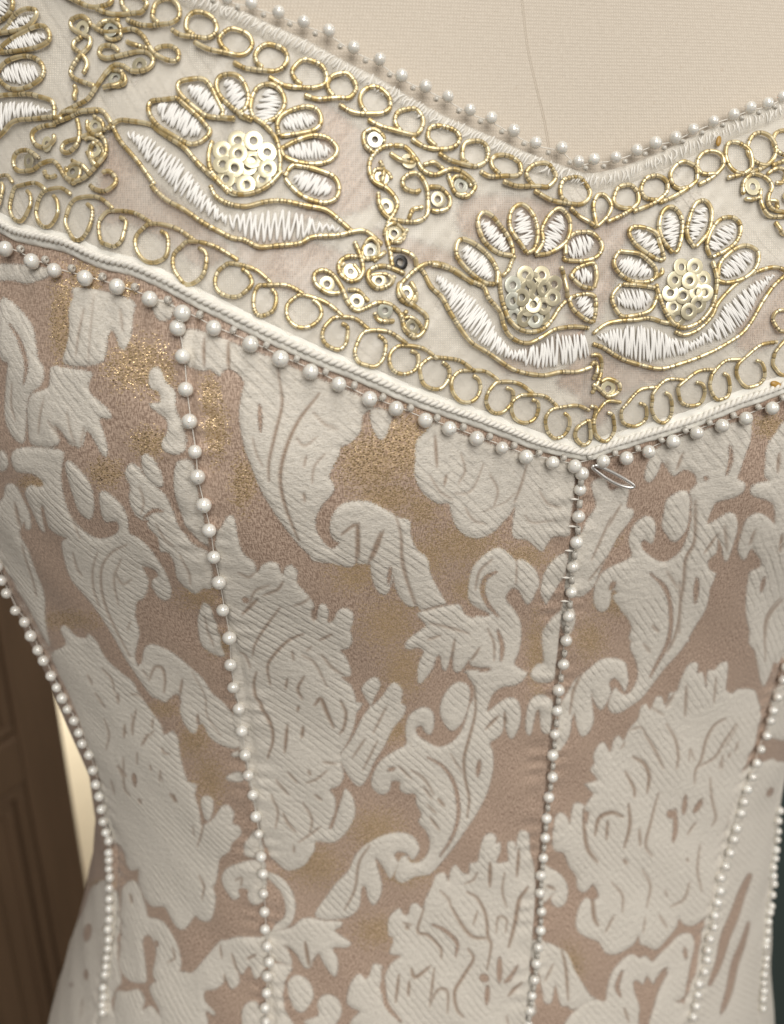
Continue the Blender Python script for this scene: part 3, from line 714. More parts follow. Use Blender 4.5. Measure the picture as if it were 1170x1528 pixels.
# petals (closed outlines of wire) per flower; stitched inside
PETALS = """
F 270,390 180,400 115,415 105,470 150,540 240,610 330,660 400,645 455,590 430,550 350,470
F 600,515 450,500 380,460 300,390 275,335 300,295 400,280 450,320 490,390 530,470 525,505
F 700,525 640,490 570,440 510,380 488,310 520,265 600,265 650,310 672,380 655,450 620,490
F 810,595 750,535 700,490 688,420 720,340 790,315 850,340 882,400 870,460 820,510 765,535
F 850,612 838,540 880,480 980,447 1060,465 1088,520 1060,572 960,600
B 80,490 160,450 260,420 350,430 402,490 370,550 300,575 180,570 100,540
B 100,660 150,720 220,770 320,805 390,780 412,710 380,650 300,620 200,590 140,590
H 375,565 290,550 200,480 145,400 150,330 190,310 270,345 340,410 380,490
H 470,400 390,385 310,320 270,250 265,190 300,155 360,180 430,270 465,350
H 545,385 490,300 455,230 460,150 510,105 560,125 600,190 612,280 590,360
H 600,395 680,388 745,350 790,290 798,200 760,138 720,135 670,180 638,250 645,325
H 770,400 780,425 880,430 960,400 985,340 940,275 890,262 830,270 780,320
H 940,590 860,572 810,525 815,505 850,470 940,440 955,520
H 940,785 880,760 825,710 805,650 830,630 900,620 945,640 952,720
I 210,562 160,620 155,670 200,740 280,745 370,720 410,650 415,590 330,575
I 195,370 160,430 180,490 250,540 340,550 400,530 405,480 360,430 300,385
I 270,230 250,270 290,340 360,390 430,420 460,410 430,330 400,270 330,235
I 510,385 450,310 425,230 440,150 490,120 540,150 567,210 555,300 530,372
I 635,355 590,280 595,190 630,110 690,85 732,130 730,200 700,280
I 725,412 700,340 730,250 790,190 860,185 897,230 880,310 820,370
I 765,540 780,440 850,370 930,345 1002,380 990,460 920,530 830,555
A -60,150 0,140 70,110 110,60 100,0 20,-40 -50,-20
A 0,215 60,180 110,110 180,75 240,80 235,120 180,170 90,200
A 20,315 50,285 110,230 200,180 280,170 322,220 310,262 240,295 140,312
A 30,420 80,370 180,340 250,360 282,420 260,480 190,525 110,530 40,490 5,440
"""
# open runs of cord
SCROLLS = """
F 470,640 450,720 455,800 490,860 560,920 620,945 720,935 800,890 870,810
F 810,595 840,650 852,740 850,830
A 650,770 690,735 740,715 880,735 960,790 1080,870 1170,970 1270,1060 1340,1140
F 310,680 400,780 470,850 560,925
G 340,0 370,60 440,105 530,120 640,95 760,95 900,120 1000,145 1080,200 1150,262
A 390,670 480,660 600,655 650,700 720,830 830,960 915,1088
G 0,0 100,90 200,150 330,230 450,300 530,310 600,345 650,355 750,345 850,330 920,300 1050,290 1150,265 1230,268 1320,340
H 385,490 400,600 430,720 450,775 500,820 570,835 650,820 700,770 740,700 780,655
H 745,460 770,520 785,600 795,640
H 410,520 450,470 480,400
H 410,790 440,850 500,890 570,900 640,870 720,820 820,805 920,820
H 0,450 80,470 200,530 300,580 330,650 390,720 415,800
H -90,440 -40,500 0,580 60,640 100,720 150,800 220,890 300,945 400,1010 500,1060 640,1090 750,1065 850,1065 930,1040
I 410,560 430,630 460,720 510,790 580,810 670,780 730,700 755,600 760,520 735,430
I 520,835 580,855 660,820 730,750 760,680 820,610 900,545 1000,490 1080,465 1140,480 1165,520
I 40,850 120,790 200,775 290,770 370,755 450,780 550,800
I 40,905 120,935 230,1000 330,1030 450,1045 560,1020 680,970 800,920 900,850 980,750 1040,650 1090,570 1170,500
I 400,530 445,500 445,470
A 0,590 50,565 180,560 260,580 335,610 345,700
A 0,820 60,780 130,715 240,700 345,700 400,710
A 560,175 540,135 500,115 440,140 440,180 490,210 545,235 540,290 480,360 440,430 460,470 530,500 580,520
A 500,225 460,260 460,300 500,330 530,380 510,450
A 560,165 620,200 700,200 790,190 850,230 890,290 930,340 1000,375 1045,370 1050,320 1010,285 950,290 920,310
A 590,180 640,140 720,140
A 750,255 800,280 880,300
A 720,320 680,290 620,290 600,330 640,355 730,340 830,315 890,330 905,380 870,425 800,435 740,400 690,400 640,450 590,520 540,590 470,630 390,670 350,720
A 620,525 700,510 740,470 730,430
A 460,600 465,510
A 345,735 420,700 500,670 600,655
A 350,735 270,750 225,790 235,850 290,870 340,830 345,790
A 470,700 490,780 480,850 430,905 390,890 410,840 500,810 580,785 650,770
A 580,785 635,830 640,910 590,980 530,1040 470,1065 410,1045 370,985 330,945 270,960 220,1000 140,1005 110,960 130,900 200,890 270,940
A 580,840 550,890 555,940 590,980
A 410,1010 450,970 500,975 540,1020
A 280,1000 310,1040 360,1030
A 620,1020 660,1010 695,1050 690,1090 640,1125 580,1110 545,1085
B 610,520 560,470 555,400 610,380 660,420 665,460
B 720,470 660,480 600,530 585,600 610,680 690,730 740,800 720,870 690,920 680,1000 700,1080 715,1170
B 640,560 665,620 650,690
B 630,740 640,820 690,880 760,905 850,910 910,870 920,790 910,710 860,640 810,635 770,670 790,720 850,740 880,725
B 700,510 760,555 830,570 820,530
B 720,470 790,480 850,540 890,610 960,640 1040,610 1100,615 1160,660 1185,710 1140,765 1080,740 1050,670 1035,630
B 890,580 950,570 1010,610
B 920,710 990,715 1045,770 1030,830 970,850 930,840
B 805,895 830,840 890,830
B 800,950 760,1010 700,1030
C 340,240 370,310 390,390 370,450 310,470 260,430 255,370 300,330 360,330
C 260,540 190,540 120,490 110,430 160,410 220,440 270,510 300,590 350,640 410,625 470,595 540,600 600,660 630,750 690,790 740,750 750,680 700,630 640,580 600,510 640,450 720,380 800,365 900,400 1020,480
C 300,520 360,530 420,590
C 450,650 490,700 570,700
C 640,640 600,680
C 520,300 470,335 400,345
C 540,290 620,295 680,340 700,400
C 630,430 570,400 500,385 430,410 420,460 470,510 540,490 570,440
C 660,470 690,540 660,600
J 910,560 915,490 970,440 1040,460 1070,510 1050,570 1060,620 1100,650 1180,660
J 1015,520 1015,610 1060,680 1180,685
J 920,580 960,585 1010,570
J 1050,440 1100,410 1150,425 1140,480 1090,490
J 1060,590 1100,600 1110,640
J 1100,710 1130,770 1170,790
J 1180,530 1150,570 1180,610
J 60,745 50,680 45,610 70,560 110,560 145,610 130,670 90,720 60,745
L 800,825 880,890 960,940
K 535,190 580,190 600,230 595,300 560,370 540,410
K 535,250 560,230 575,260 550,330
K 545,355 580,380 640,430 700,400 700,350 640,325 590,350
K 525,560 460,610 450,660 490,700 530,680 535,620 525,560
K 530,480 570,500 550,580 560,640 590,670
I 1170,710 1110,720 1090,770 1120,830 1170,830
"""
SEQ = """
F 610,635 700,640 525,700 615,715 695,745 780,705 525,775 595,800 668,785 780,800 545,860 660,895 750,860 600,905
H 545,510 640,510 470,570 468,660 480,750 600,765 710,565 700,640 560,590 610,610 590,680 650,690 540,760 590,545 655,590 520,640 560,700 640,750
I 560,465 635,465 520,540 605,545 685,535 495,615 650,610 690,615 515,695 570,630 655,680 600,720 540,760
A 575,745 830,395 665,190 505,185 690,470 300,850 450,1010 200,950 570,880
B 655,655 680,820 725,975 975,780 1110,700 810,560 590,1080 615,440
C 320,415 185,490 480,470 350,590 640,540 515,640 670,730 600,365
K 640,385
J 970,510
"""
from mathutils import Matrix, Vector, Quaternion
BASE = {}
def thing(name, loc, label, cat, **kw):
    o = empty(name, loc); BASE[o.name] = loc; return tag(o, label, cat, **kw)
def under(o, parent):
    """parent o to parent, keeping o's world coordinates"""
    o.parent = parent; L = BASE.get(parent.name)
    if L is not None: o.matrix_parent_inverse = Matrix.Translation(-Vector(L))
    return o

# ------------------------------------------------------------------ setting: floor, walls
def plane(name, a, b, z0, z1, mat_, ny=1):
    a = np.array(a, float); b = np.array(b, float); n = np.array([-(b - a)[1], (b - a)[0]]); n /= np.linalg.norm(n); t = .03
    V = [(*p, z) for z in (z0, z1) for p in (a, b, b + n * t, a + n * t)]
    Fq = [(0, 1, 5, 4), (1, 2, 6, 5), (2, 3, 7, 6), (3, 0, 4, 7), (3, 2, 1, 0), (4, 5, 6, 7)]
    o = obj(name, mesh_np(name, V, Fq, False), mat_); o['kind'] = 'structure'; return o
FLOOR = -1.5
fl = boxes('floor', [(-2, 2, -1.2, 2.2, FLOOR - .05, FLOOR)], M['floor']); tag(fl, 'dark wooden floor below the dress form', kind='structure')
tag(plane('wall_back', (-1.2, 1.45), (.6, 1.45), FLOOR, 1.4, M['wall']), 'cream wall glimpsed beside the dark door', kind='structure')
tag(plane('wall_right', (.25, .98), (1.9, .62), FLOOR, 1.4, M['wallg']), 'dark grey green wall behind the right hip', kind='structure')

# ------------------------------------------------------------------ dark panelled door
door = thing('panelled_door', (-.426, 1.0, FLOOR), 'dark brown panelled wooden door out of focus at left', 'door')
DM = Matrix.Translation(Vector((-.426, 1.0, 0))) @ Matrix.Rotation(math.atan2(.878, .479), 4, 'Z')
def dpart(name, lst, bev=.004):
    o = boxes(name, lst, M['wood'], None, bev); o.data.transform(DM); under(o, door); return o
zr = -.745
dpart('stile', [(-.062, 0, -.001, .04, FLOOR, .75)]); dpart('stile', [(-.78, -.70, -.001, .04, FLOOR, .75)])
for z0, z1 in ((FLOOR, FLOOR + .16), (zr, zr + .07), (.66, .75)): dpart('rail', [(-.699, -.063, 0, .038, z0, z1)])
for z0, z1 in ((FLOOR + .16, zr), (zr + .07, .66)):
    pn = dpart('panel', [(-.699, -.063, .014, .03, z0 + .001, z1 - .001)])
    for k, (a, d) in enumerate(((.001, .004), (.018, .009))):
        x0, x1, y0, y1 = -.699 + a, -.063 - a, z0 + a + .002, z1 - a - .002; w = .014
        for q in ((x0, x1, d, .016, y0, y0 + w), (x0, x1, d, .016, y1 - w, y1), (x0, x0 + w, d, .016, y0 + w, y1 - w), (x1 - w, x1, d, .016, y0 + w, y1 - w)):
            dpart('moulding', [q], .003)
    dpart('raised_field', [(-.64, -.122, .006, .016, z0 + .06, z1 - .06)], .006)

# ------------------------------------------------------------------ dress form
form = thing('dress_form', (.02, AY, FLOOR), 'cream linen dress form whose bare chest shows above the neckline', 'dress form')
ph = np.linspace(-math.pi, math.pi, 260, endpoint=False); zs = np.linspace(-.44, .25, 240)
A, B = np.meshgrid(ph, zs); P = pos(A, B, -.0022)
me = mesh_np('torso', P.reshape(-1, 3), grid_faces(240, 260, True))
def set_uv(me, U):
    l = me.uv_layers.new(name='UVMap'); idx = np.empty(len(me.loops), np.int32); me.loops.foreach_get('vertex_index', idx)
    l.data.foreach_set('uv', np.asarray(U, np.float32)[idx].ravel())
set_uv(me, np.stack([A.ravel() * 110, B.ravel() * 1000], 1))
under(obj('torso', me, M['linen']), form)
sp = spline(pts('780,-40 786,0 793,60 806,120 818,170 829,232'), 2.5)
seam = []
for off in (-1.3, 1.3):
    seam.append(tube(on(sp + (off, 0), -.0021), .00012, 6))
under(obj('seam', mesh_np('seam', *join(seam)), M['linen']), form)
cp = np.array([[.02, AY, .245], [.02, AY, .262], [.02, AY, .27], [.02, AY, .285]]); 
under(obj('neck_cap', mesh_np('neck_cap', *tube(cp, np.array([.05, .05, .04, .02]) , 44)), M['wood']), form)
def zcyl(name, x, y, z0, z1, r, mt, par):
    c = np.stack([np.full(6, x), np.full(6, y), np.linspace(z0, z1, 6)], 1); return under(obj(name, mesh_np(name, *tube(c, r, 20)), mt), par)
zcyl('pole', .02, AY, FLOOR + .06, -.40, .014, M['black'], form)
for k in range(3):
    a = k * 2.094 + .5; c = np.stack([.02 + np.cos(a) * np.linspace(0, .24, 8), AY + np.sin(a) * np.linspace(0, .24, 8), FLOOR + .009 + .09 * (1 - np.linspace(0, 1, 8)) ** 2], 1)
    under(obj('leg', mesh_np('leg', *tube(c, .009, 12)), M['black']), form)

# ------------------------------------------------------------------ motif field: signed distance in picture pixels
GX0, GY0, GS = -60., -60., 1.25; GW, GH = int(1290 / GS), int(1660 / GS)
field = np.full((GH, GW), -9., np.float32)
def seg_d(X, Y, a, b):
    d = b - a; L2 = (d * d).sum() + 1e-9
    t = np.clip(((X - a[0]) * d[0] + (Y - a[1]) * d[1]) / L2, 0, 1); return np.hypot(X - a[0] - t * d[0], Y - a[1] - t * d[1])
def window(p, mar):
    x0 = max(0, int((p[:, 0].min() - mar - GX0) / GS)); x1 = min(GW, int((p[:, 0].max() + mar - GX0) / GS) + 2)
    y0 = max(0, int((p[:, 1].min() - mar - GY0) / GS)); y1 = min(GH, int((p[:, 1].max() + mar - GY0) / GS) + 2)
    return x0, x1, y0, y1
def add_poly(fd, p, sign=1):
    p = spline(p, None, True, 3); x0, x1, y0, y1 = window(p, 9)
    if x1 <= x0 or y1 <= y0: return
    X, Y = np.meshgrid(GX0 + GS * np.arange(x0, x1), GY0 + GS * np.arange(y0, y1)); X = X.astype(np.float32); Y = Y.astype(np.float32)
    d = np.full(X.shape, 9., np.float32); ins = np.zeros(X.shape, bool); q = np.roll(p, -1, 0)
    for a, b in zip(p, q):
        d = np.minimum(d, seg_d(X, Y, a, b)); c = (a[1] > Y) != (b[1] > Y)
        if c.any(): ins ^= c & (X < (b[0] - a[0]) * (Y - a[1]) / (b[1] - a[1] + 1e-12) + a[0])
    s = np.where(ins, d, -d)
    if sign > 0: fd[y0:y1, x0:x1] = np.maximum(fd[y0:y1, x0:x1], s)
    else: fd[y0:y1, x0:x1] = np.minimum(fd[y0:y1, x0:x1], -s)
for _, p in parse(POLY): add_poly(field, p)
relief = field.copy(); vein = np.zeros_like(field)
for w, p in parse(LINES):
    p = spline(p, None, False, 9); x0, x1, y0, y1 = window(p, 12 + w)
    if x1 <= x0 or y1 <= y0: continue
    X, Y = np.meshgrid(GX0 + GS * np.arange(x0, x1), GY0 + GS * np.arange(y0, y1)); d = np.full(X.shape, 99.)
    tap = .3 + .7 * np.sin(np.linspace(.12, math.pi - .12, len(p) - 1)) ** .6 if len(p) > 5 else np.ones(len(p))
    for a, b, k in zip(p[:-1], p[1:], tap): d = np.minimum(d, seg_d(X, Y, a, b) - w * .42 * k)
    if w >= 7.: field[y0:y1, x0:x1] = np.minimum(field[y0:y1, x0:x1], np.clip(d, -9, 9))
    else: vein[y0:y1, x0:x1] = np.maximum(vein[y0:y1, x0:x1], np.clip((1.9 - d) / 3.2, 0, 1) * min(1., .45 + w * .11))
band = np.full((GH, GW), 9., np.float32)
for _, p in parse(BANDPINK): add_poly(band, p, -1)
rope_s = spline(ROPE, 4.); gxs = GX0 + GS * np.arange(GW); gys = GY0 + GS * np.arange(GH)
ropey = np.interp(gxs, rope_s[:, 0], rope_s[:, 1]); inband = gys[:, None] < ropey[None, :] + 4
band *= .3; relief = np.where(inband, band + 3, relief * .75 + field * .25); field = np.where(inband, band, field)
gold = np.zeros((GH, GW), np.float32); GXm, GYm = np.meshgrid(gxs, gys)
for t in GOLD.replace('\n', ';').split(';'):
    if t.strip():
        x, y, a, b = map(float, t.split()); gold = np.maximum(gold, (1.1 if y < 760 else .8) * np.exp(-(((GXm - x) / a) ** 2 + ((GYm - y) / b) ** 2) * .8))
gold = np.where(inband, 0, gold); vein = np.where(inband, 0, vein)
def refl(v, m): v = np.abs(v); return np.where(v > m, 2 * m - v, v)
def sample(fd, px):
    x = np.clip((np.clip(refl(px[..., 0], 1170), -50, 1220) - GX0) / GS, 0, GW - 2); y = np.clip((np.clip(refl(px[..., 1], 1528), -50, 1580) - GY0) / GS, 0, GH - 2)
    i = y.astype(int); j = x.astype(int); u = x - j; v = y - i
    return (fd[i, j] * (1 - u) + fd[i, j + 1] * u) * (1 - v) + (fd[i + 1, j] * (1 - u) + fd[i + 1, j + 1] * u) * v

# ------------------------------------------------------------------ the gown: brocade panels
gown = thing('bridal_bodice', (.02, AY, -.36), 'ivory and rose gold damask bridal bodice with beaded seams on the dress form', 'bodice')
def off2(c, d):
    t = np.gradient(c, axis=0); t /= np.linalg.norm(t, axis=1)[:, None]; return c + np.stack([-t[:, 1], t[:, 0]], 1) * d     # d > 0: to the right of travel (down the picture)
neck_s = off2(spline(GIMP, 4.), -13.)
Pn, _, phn = hit(neck_s); o_ = np.argsort(phn); phn = phn[o_]; zn = Pn[o_, 2]
def ztop(phi):
    phi = np.asarray(phi); z = np.interp(phi, phn, zn); m = np.interp(-phi, phn, zn)
    z = np.where(phi > phn[-1], m, z); return z - .05 * np.clip(np.abs(phi) - 1.0, 0, 1.4) ** 1.5
def seam_phi(px, deg=3):
    P, _, f = hit(px); c = np.polyfit(P[:, 2], f, deg); z0, z1 = P[:, 2].min(), P[:, 2].max()
    return lambda z: np.polyval(c, np.clip(z, z0, z1))
sA, sB, sC, sD, sE = seam_phi(SEAM_A, 2), seam_phi(SEAM_B), seam_phi(SEAM_C - (7, 0)), seam_phi(SEAM_D), seam_phi(SEAM_E, 2)
def wob(P): return .00035 * np.sin(P[..., 0] * 95 + 2 * np.sin(P[..., 2] * 60)) * np.sin(P[..., 2] * 80 + 1.3 * np.sin(P[..., 0] * 70)) + .00018 * np.sin(P[..., 0] * 260 + P[..., 2] * 190)
def panel(f0, f1, nu, nv, lift0=0., lift1=0., label=None):
    u = np.linspace(0, 1, nu); nlow = 24
    v = np.r_[np.linspace(0, .2, nlow, endpoint=False), np.linspace(.2, 1, nv)]
    zb = -.36
    def zz(phi_top):  # rows follow the sloping neckline
        t = ztop(phi_top)[None, :]; zl = np.full_like(t, -.285)
        return np.where(v[:, None] < .2, zb + (zl - zb) * v[:, None] / .2, zl + (t - zl) * (v[:, None] - .2) / .8)
    ph0 = f0(0.) + (f1(0.) - f0(0.)) * u; Z = zz(ph0)
    PH = f0(Z) + (f1(Z) - f0(Z)) * u[None, :]
    for _ in range(2): Z = zz(PH[-1]); PH = f0(Z) + (f1(Z) - f0(Z)) * u[None, :]
    P0 = pos(PH, Z); px = project(P0); s = sample(field, px); g = sample(gold, px); vn_ = sample(vein, px)
    q = np.clip((sample(relief, px) + 2.) / 10.5, 0, 1); q = q * q * (3 - 2 * q)
    R_ = radius(PH, Z); d0 = (PH - f0(Z)) * R_; d1 = (f1(Z) - PH) * R_
    pk = np.sin(Z * 900 + 2 * np.sin(Z * 230) + f0(0.) * 9); h = .00036 * q - .00024 * vn_ + wob(P0) + (.00022 * pk) * (np.exp(-((d0 - .003) / .003) ** 2) + np.exp(-((d1 - .003) / .003) ** 2)) + lift0 * np.exp(-(d0 / .003) ** 2) + lift1 * np.exp(-(d1 / .003) ** 2)
    h -= .0006 * np.exp(-(d0 / .0011) ** 2) * (lift0 <= 0) + .0006 * np.exp(-(d1 / .0011) ** 2) * (lift1 <= 0)
    P = pos(PH, Z, h)
    me = mesh_np('panel', P.reshape(-1, 3), grid_faces(len(v), nu)); attr(me, 'motif', s); attr(me, 'gold', g); attr(me, 'vein', vn_)
    set_uv(me, np.stack([PH.ravel() * 112, Z.ravel() * 1000], 1))
    o = under(obj('panel', me, M['brocade']), gown)
    if label: o['label'] = label
    return o
NV = 640
panel(lambda z: sA(z) - .45, sA, 90, NV, label='side panel left of the outer pearl seam')
panel(sA, sB, 230, NV, label='brocade panel between the two left pearl seams')
panel(sB, sC, 300, NV, lift1=.0005, label='wide front brocade panel left of the centre pearl seam')
panel(sC, sD, 230, NV, label='brocade panel right of the centre pearl seam')
panel(sD, sE, 90, NV, label='narrow side panel between the two right pearl seams')
panel(sE, lambda z: sE(z) + .35, 60, NV // 2, label='side panel right of the outermost pearl seam')
panel(lambda z: sE(z) + .35, lambda z: sA(z) - .45 + 2 * math.pi, 160, 200, label='back panel of the bodice')

# ------------------------------------------------------------------ sheer band over the bust, with its edgings
def strip(name, c, offs, hs, mat_, parent=None, hn=0.):
    rows = []
    for d, h in zip(offs, hs):
        q = off2(c, d); hh = h + hn * np.sin(np.arange(len(c)) * .9 + d) + hn * np.sin(np.arange(len(c)) * .37 + 2 * d)
        rows.append(on(q, hh))
    P = np.stack(rows); me = mesh_np(name, P.reshape(-1, 3), grid_faces(len(rows), len(c))[:, ::-1])
    n = len(c); set_uv(me, np.stack([np.tile(np.arange(n) * .4, len(rows)), np.repeat(np.array(offs) * .15, n)], 1))
    return under(obj(name, me, mat_), parent) if parent is not None else obj(name, me, mat_)
rs = spline(ROPE, 3.); gs = spline(GIMP, 3.)
xs = np.linspace(-40, 1210, 520); yr = np.interp(xs, rs[:, 0], rs[:, 1]); yg = np.interp(xs, gs[:, 0], gs[:, 1])
tt = np.linspace(0, 1, 120)[:, None]; Xb = np.broadcast_to(xs, (120, 520)); Yb = (yg + 4) * (1 - tt) + (yr - 2) * tt
Pb, Nb, _ = hit(np.stack([Xb.ravel(), Yb.ravel()], 1))
hb = .00075 + .00022 * np.sin(Xb.ravel() * .06 + Yb.ravel() * .02) * np.sin(Yb.ravel() * .075 - Xb.ravel() * .02) + .00010 * np.sin(Xb.ravel() * .21 + Yb.ravel() * .15)
me = mesh_np('lace_band', Pb + Nb * hb[:, None], grid_faces(120, 520)[:, ::-1]); set_uv(me, np.stack([Xb.ravel() * .152, Yb.ravel() * .152], 1))
band_o = under(obj('lace_band', me, M['tulle']), gown); band_o['label'] = 'sheer tulle band with gold wire flowers, scrolls and loops'

HB = .0009                                      # height of the tulle
def cord(name, line, rad=3.25, h=None, parent=band_o):
    c = spline(line, 1.5) if len(line) > 2 else spline(np.vstack([line[0], (line[0] + line[1]) / 2, line[1]]), 1.5)
    n = len(c); r = rad * PX
    c = c + .7 * np.stack([np.sin(np.arange(n) * .11 + rng.random() * 6), np.sin(np.arange(n) * .13 + rng.random() * 6)], 1) * np.minimum(1, np.arange(n)[:, None] / 20)
    tone = np.zeros(n); gap = np.zeros(n); rr = np.ones(n); i = 0
    while i < n:
        L = int(rng.integers(3, 7)); t = rng.random(); k = .95 + .1 * rng.random()
        tone[i:i + L] = t; rr[i:i + L] = k
        if rng.random() < .6 and i + L < n: gap[i + L - 1] = .6 + .4 * rng.random(); rr[i + L - 1] *= .9
        i += L
    hh = HB + r * .75 + .00022 * (np.sin(np.linspace(0, 1, n) * 9 + rng.random() * 6) + 1) if h is None else h
    C = on(c, hh); sides = 8
    me = mesh_np(name, *tube(C, r * rr, sides)); attr(me, 'tone', np.repeat(tone, sides)); attr(me, 'gap', np.repeat(gap, sides))
    return under(obj(name, me, M['gold']), parent)
def arc(cx, cy, rx, ry, rot, a0, a1, n=11):
    a = np.radians(np.linspace(a0, a1, n)); j = 1 + .07 * (rng.random(n) - .5) * 2; j2 = 1 + .07 * (rng.random(n) - .5) * 2
    x, y = rx * np.cos(a) * j, ry * np.sin(a) * j2; c, s = math.cos(rot), math.sin(rot)
    return np.stack([cx + x * c - y * s, cy + x * s + y * c], 1)
for (cx, cy, rx, ry, tx, ty) in UP_L:
    e = arc(cx, cy, rx, ry, .33, 82, -258); t0 = np.array([tx, ty]); mid = (t0 * .55 + e[0] * .45) + (-2, 4)
    cord('cord_loop', np.vstack([t0, mid, e]))
for (cx, cy, rx, ry, tx, ty) in UP_R:
    e = arc(cx, cy, rx, ry, -.33, 55, -275); t0 = np.array([tx, ty]); mid = (t0 * .5 + e[0] * .5) + (3, 2)
    cord('cord_loop', np.vstack([t0, mid, e]))
for k, (cx, cy, rx, ry, tx, ty) in enumerate(LO + LO_R):
    right = k >= len(LO); e = arc(cx, cy, rx, ry, .1 if not right else -.1, -62, 262 if not right else 235); t0 = np.array([tx, ty])
    mid = (t0 + e[-1]) / 2 + ((3, -7) if not right else (-3, -8)); e[0] = e[0] * .85 + np.array([cx, cy]) * .15
    cord('cord_loop', np.vstack([e, mid, t0]), 2.8)
def cparse(t):
    for ln in t.strip().splitlines():
        k = ln.split(); ox, oy = CREG[k[0]]; yield k[0], np.array([[float(a) for a in q.split(',')] for q in k[1:]]) / 3.9 + (ox, oy)
def threads(name, lines, rad=1.15, h0=HB + .00022, parent=band_o):
    tb = []; b = np.concatenate([np.sin(np.linspace(0, math.pi, len(c))) * .00025 for c in lines]); C = on(np.vstack(lines), h0 + b); i = 0
    for c in lines:
        tb.append(tube(C[i:i + len(c)], rad * PX, 6)); i += len(c)
    return under(obj(name, mesh_np(name, *join(tb)), M['thread']), parent)
def zig(up, lo, n, inset=.06):
    a = spline(up, 1.); b = spline(lo, 1.); s = np.linspace(.015, .985, n); out = []
    A_ = np.stack([np.interp(s, np.linspace(0, 1, len(a)), a[:, i]) for i in (0, 1)], 1); B_ = np.stack([np.interp(s, np.linspace(0, 1, len(b)), b[:, i]) for i in (0, 1)], 1)
    pts_ = [];
    for i in range(n):
        e = inset + .09 * rng.random(); p = A_[i] * (1 - e) + B_[i] * e if i % 2 == 0 else B_[i] * (1 - e) + A_[i] * e
        pts_.append(p + rng.normal(0, 1.1, 2))
    for i in range(n - 1):
        p, q = pts_[i], pts_[i + 1]; m = (p + q) / 2 + rng.normal(0, .7, 2); out.append(spline(np.vstack([p, m, q]), 3.))
    return out
for key, pl in cparse(PETALS):
    ring = np.vstack([pl, pl[:1]]); cord('petal_wire', ring, 3.25)
    c = pl.mean(0); u, s, vt = np.linalg.svd(pl - c); ax, bx = vt[0], vt[1]; pr = (pl - c) @ ax; pb = (pl - c) @ bx
    t = np.linspace(-1, 1, 9); w = np.sqrt(np.clip(1 - t ** 2, .12, 1)); La = (pr.max() - pr.min()) / 2 * .74; Lb = (pb.max() - pb.min()) / 2 * .74
    mid = c + ax * (pr.max() + pr.min()) / 2 * .6 + bx * (pb.max() + pb.min()) / 2
    bx = bx * .95 + ax * .25
    up = mid + ax * (t * La)[:, None] + bx * (w * Lb)[:, None]; lo = mid + ax * (t * La)[:, None] - bx * (w * Lb)[:, None]
    threads('satin_stitch', zig(up, lo, int(La * 2 / 2.2), -.03), 1.6)
for key, pl in cparse(SCROLLS): cord('gold_cord', pl, 3.2)
LEAF = [('195,197 225,207 255,228 280,252 300,278 320,302 338,322 345,323', '197,204 215,233 240,262 268,290 298,315 318,330 335,336 343,340', 50),
        ('344,323 394,317 430,316 461,325 507,341', '344,341 374,359 394,364 435,362 461,353 507,347', 32),
        ('645,409 673,422 691,434 712,454 725,472 737,493 750,511 763,521 784,518 804,511 825,500 845,498 876,498', '645,413 666,454 684,483 699,500 719,518 743,531 763,536 784,544 804,549 819,547 840,544 860,539 878,529', 88),
        ('885,502 903,493 921,488 947,485 973,488 993,498 1008,506 1024,508 1039,500 1060,485 1075,459 1096,439 1121,421 1155,406', '888,506 908,518 929,531 955,539 985,536 1014,531 1034,521 1055,511 1075,506 1096,493 1114,470 1126,447 1139,429 1155,411', 108),
        ('-20,158 0,155 21,154 51,156 82,167', '-20,205 0,202 21,185 51,177 82,171', 32)]
for a, b, n in LEAF: threads('leaf_stitch', zig(pts(a), pts(b), int(n * 1.12), -.03), 1.65)

# sequins
def sequin_mesh(mt):
    prof = [(.40, .00), (.43, .012), (.60, .010), (.94, .0), (1.0, -.012), (1.0, -.03), (.94, -.035), (.6, -.02), (.40, .00)]
    n = 26; a = np.linspace(0, 2 * math.pi, n, endpoint=False)
    V = np.stack([np.stack([r * np.cos(a), r * np.sin(a), np.full(n, z)], 1) for r, z in prof]).reshape(-1, 3)
    me = mesh_np('sequin', V * 12.4 * PX, grid_faces(len(prof), n, True)); me.materials.append(M[mt]); return me
SM = {k: sequin_mesh(k) for k in ('seq_gold', 'seq_dark', 'seq_pale', 'seq_black')}
def place(o, p, n, tilt=0., h=0.):
    o.location = Vector(p + n * h); q = Vector(n).to_track_quat('Z', 'Y')
    o.rotation_mode = 'QUATERNION'; o.rotation_quaternion = q @ Quaternion((1, 0, 0), random.gauss(0, tilt)) @ Quaternion((0, 1, 0), random.gauss(0, tilt)) @ Quaternion((0, 0, 1), random.random() * 6)
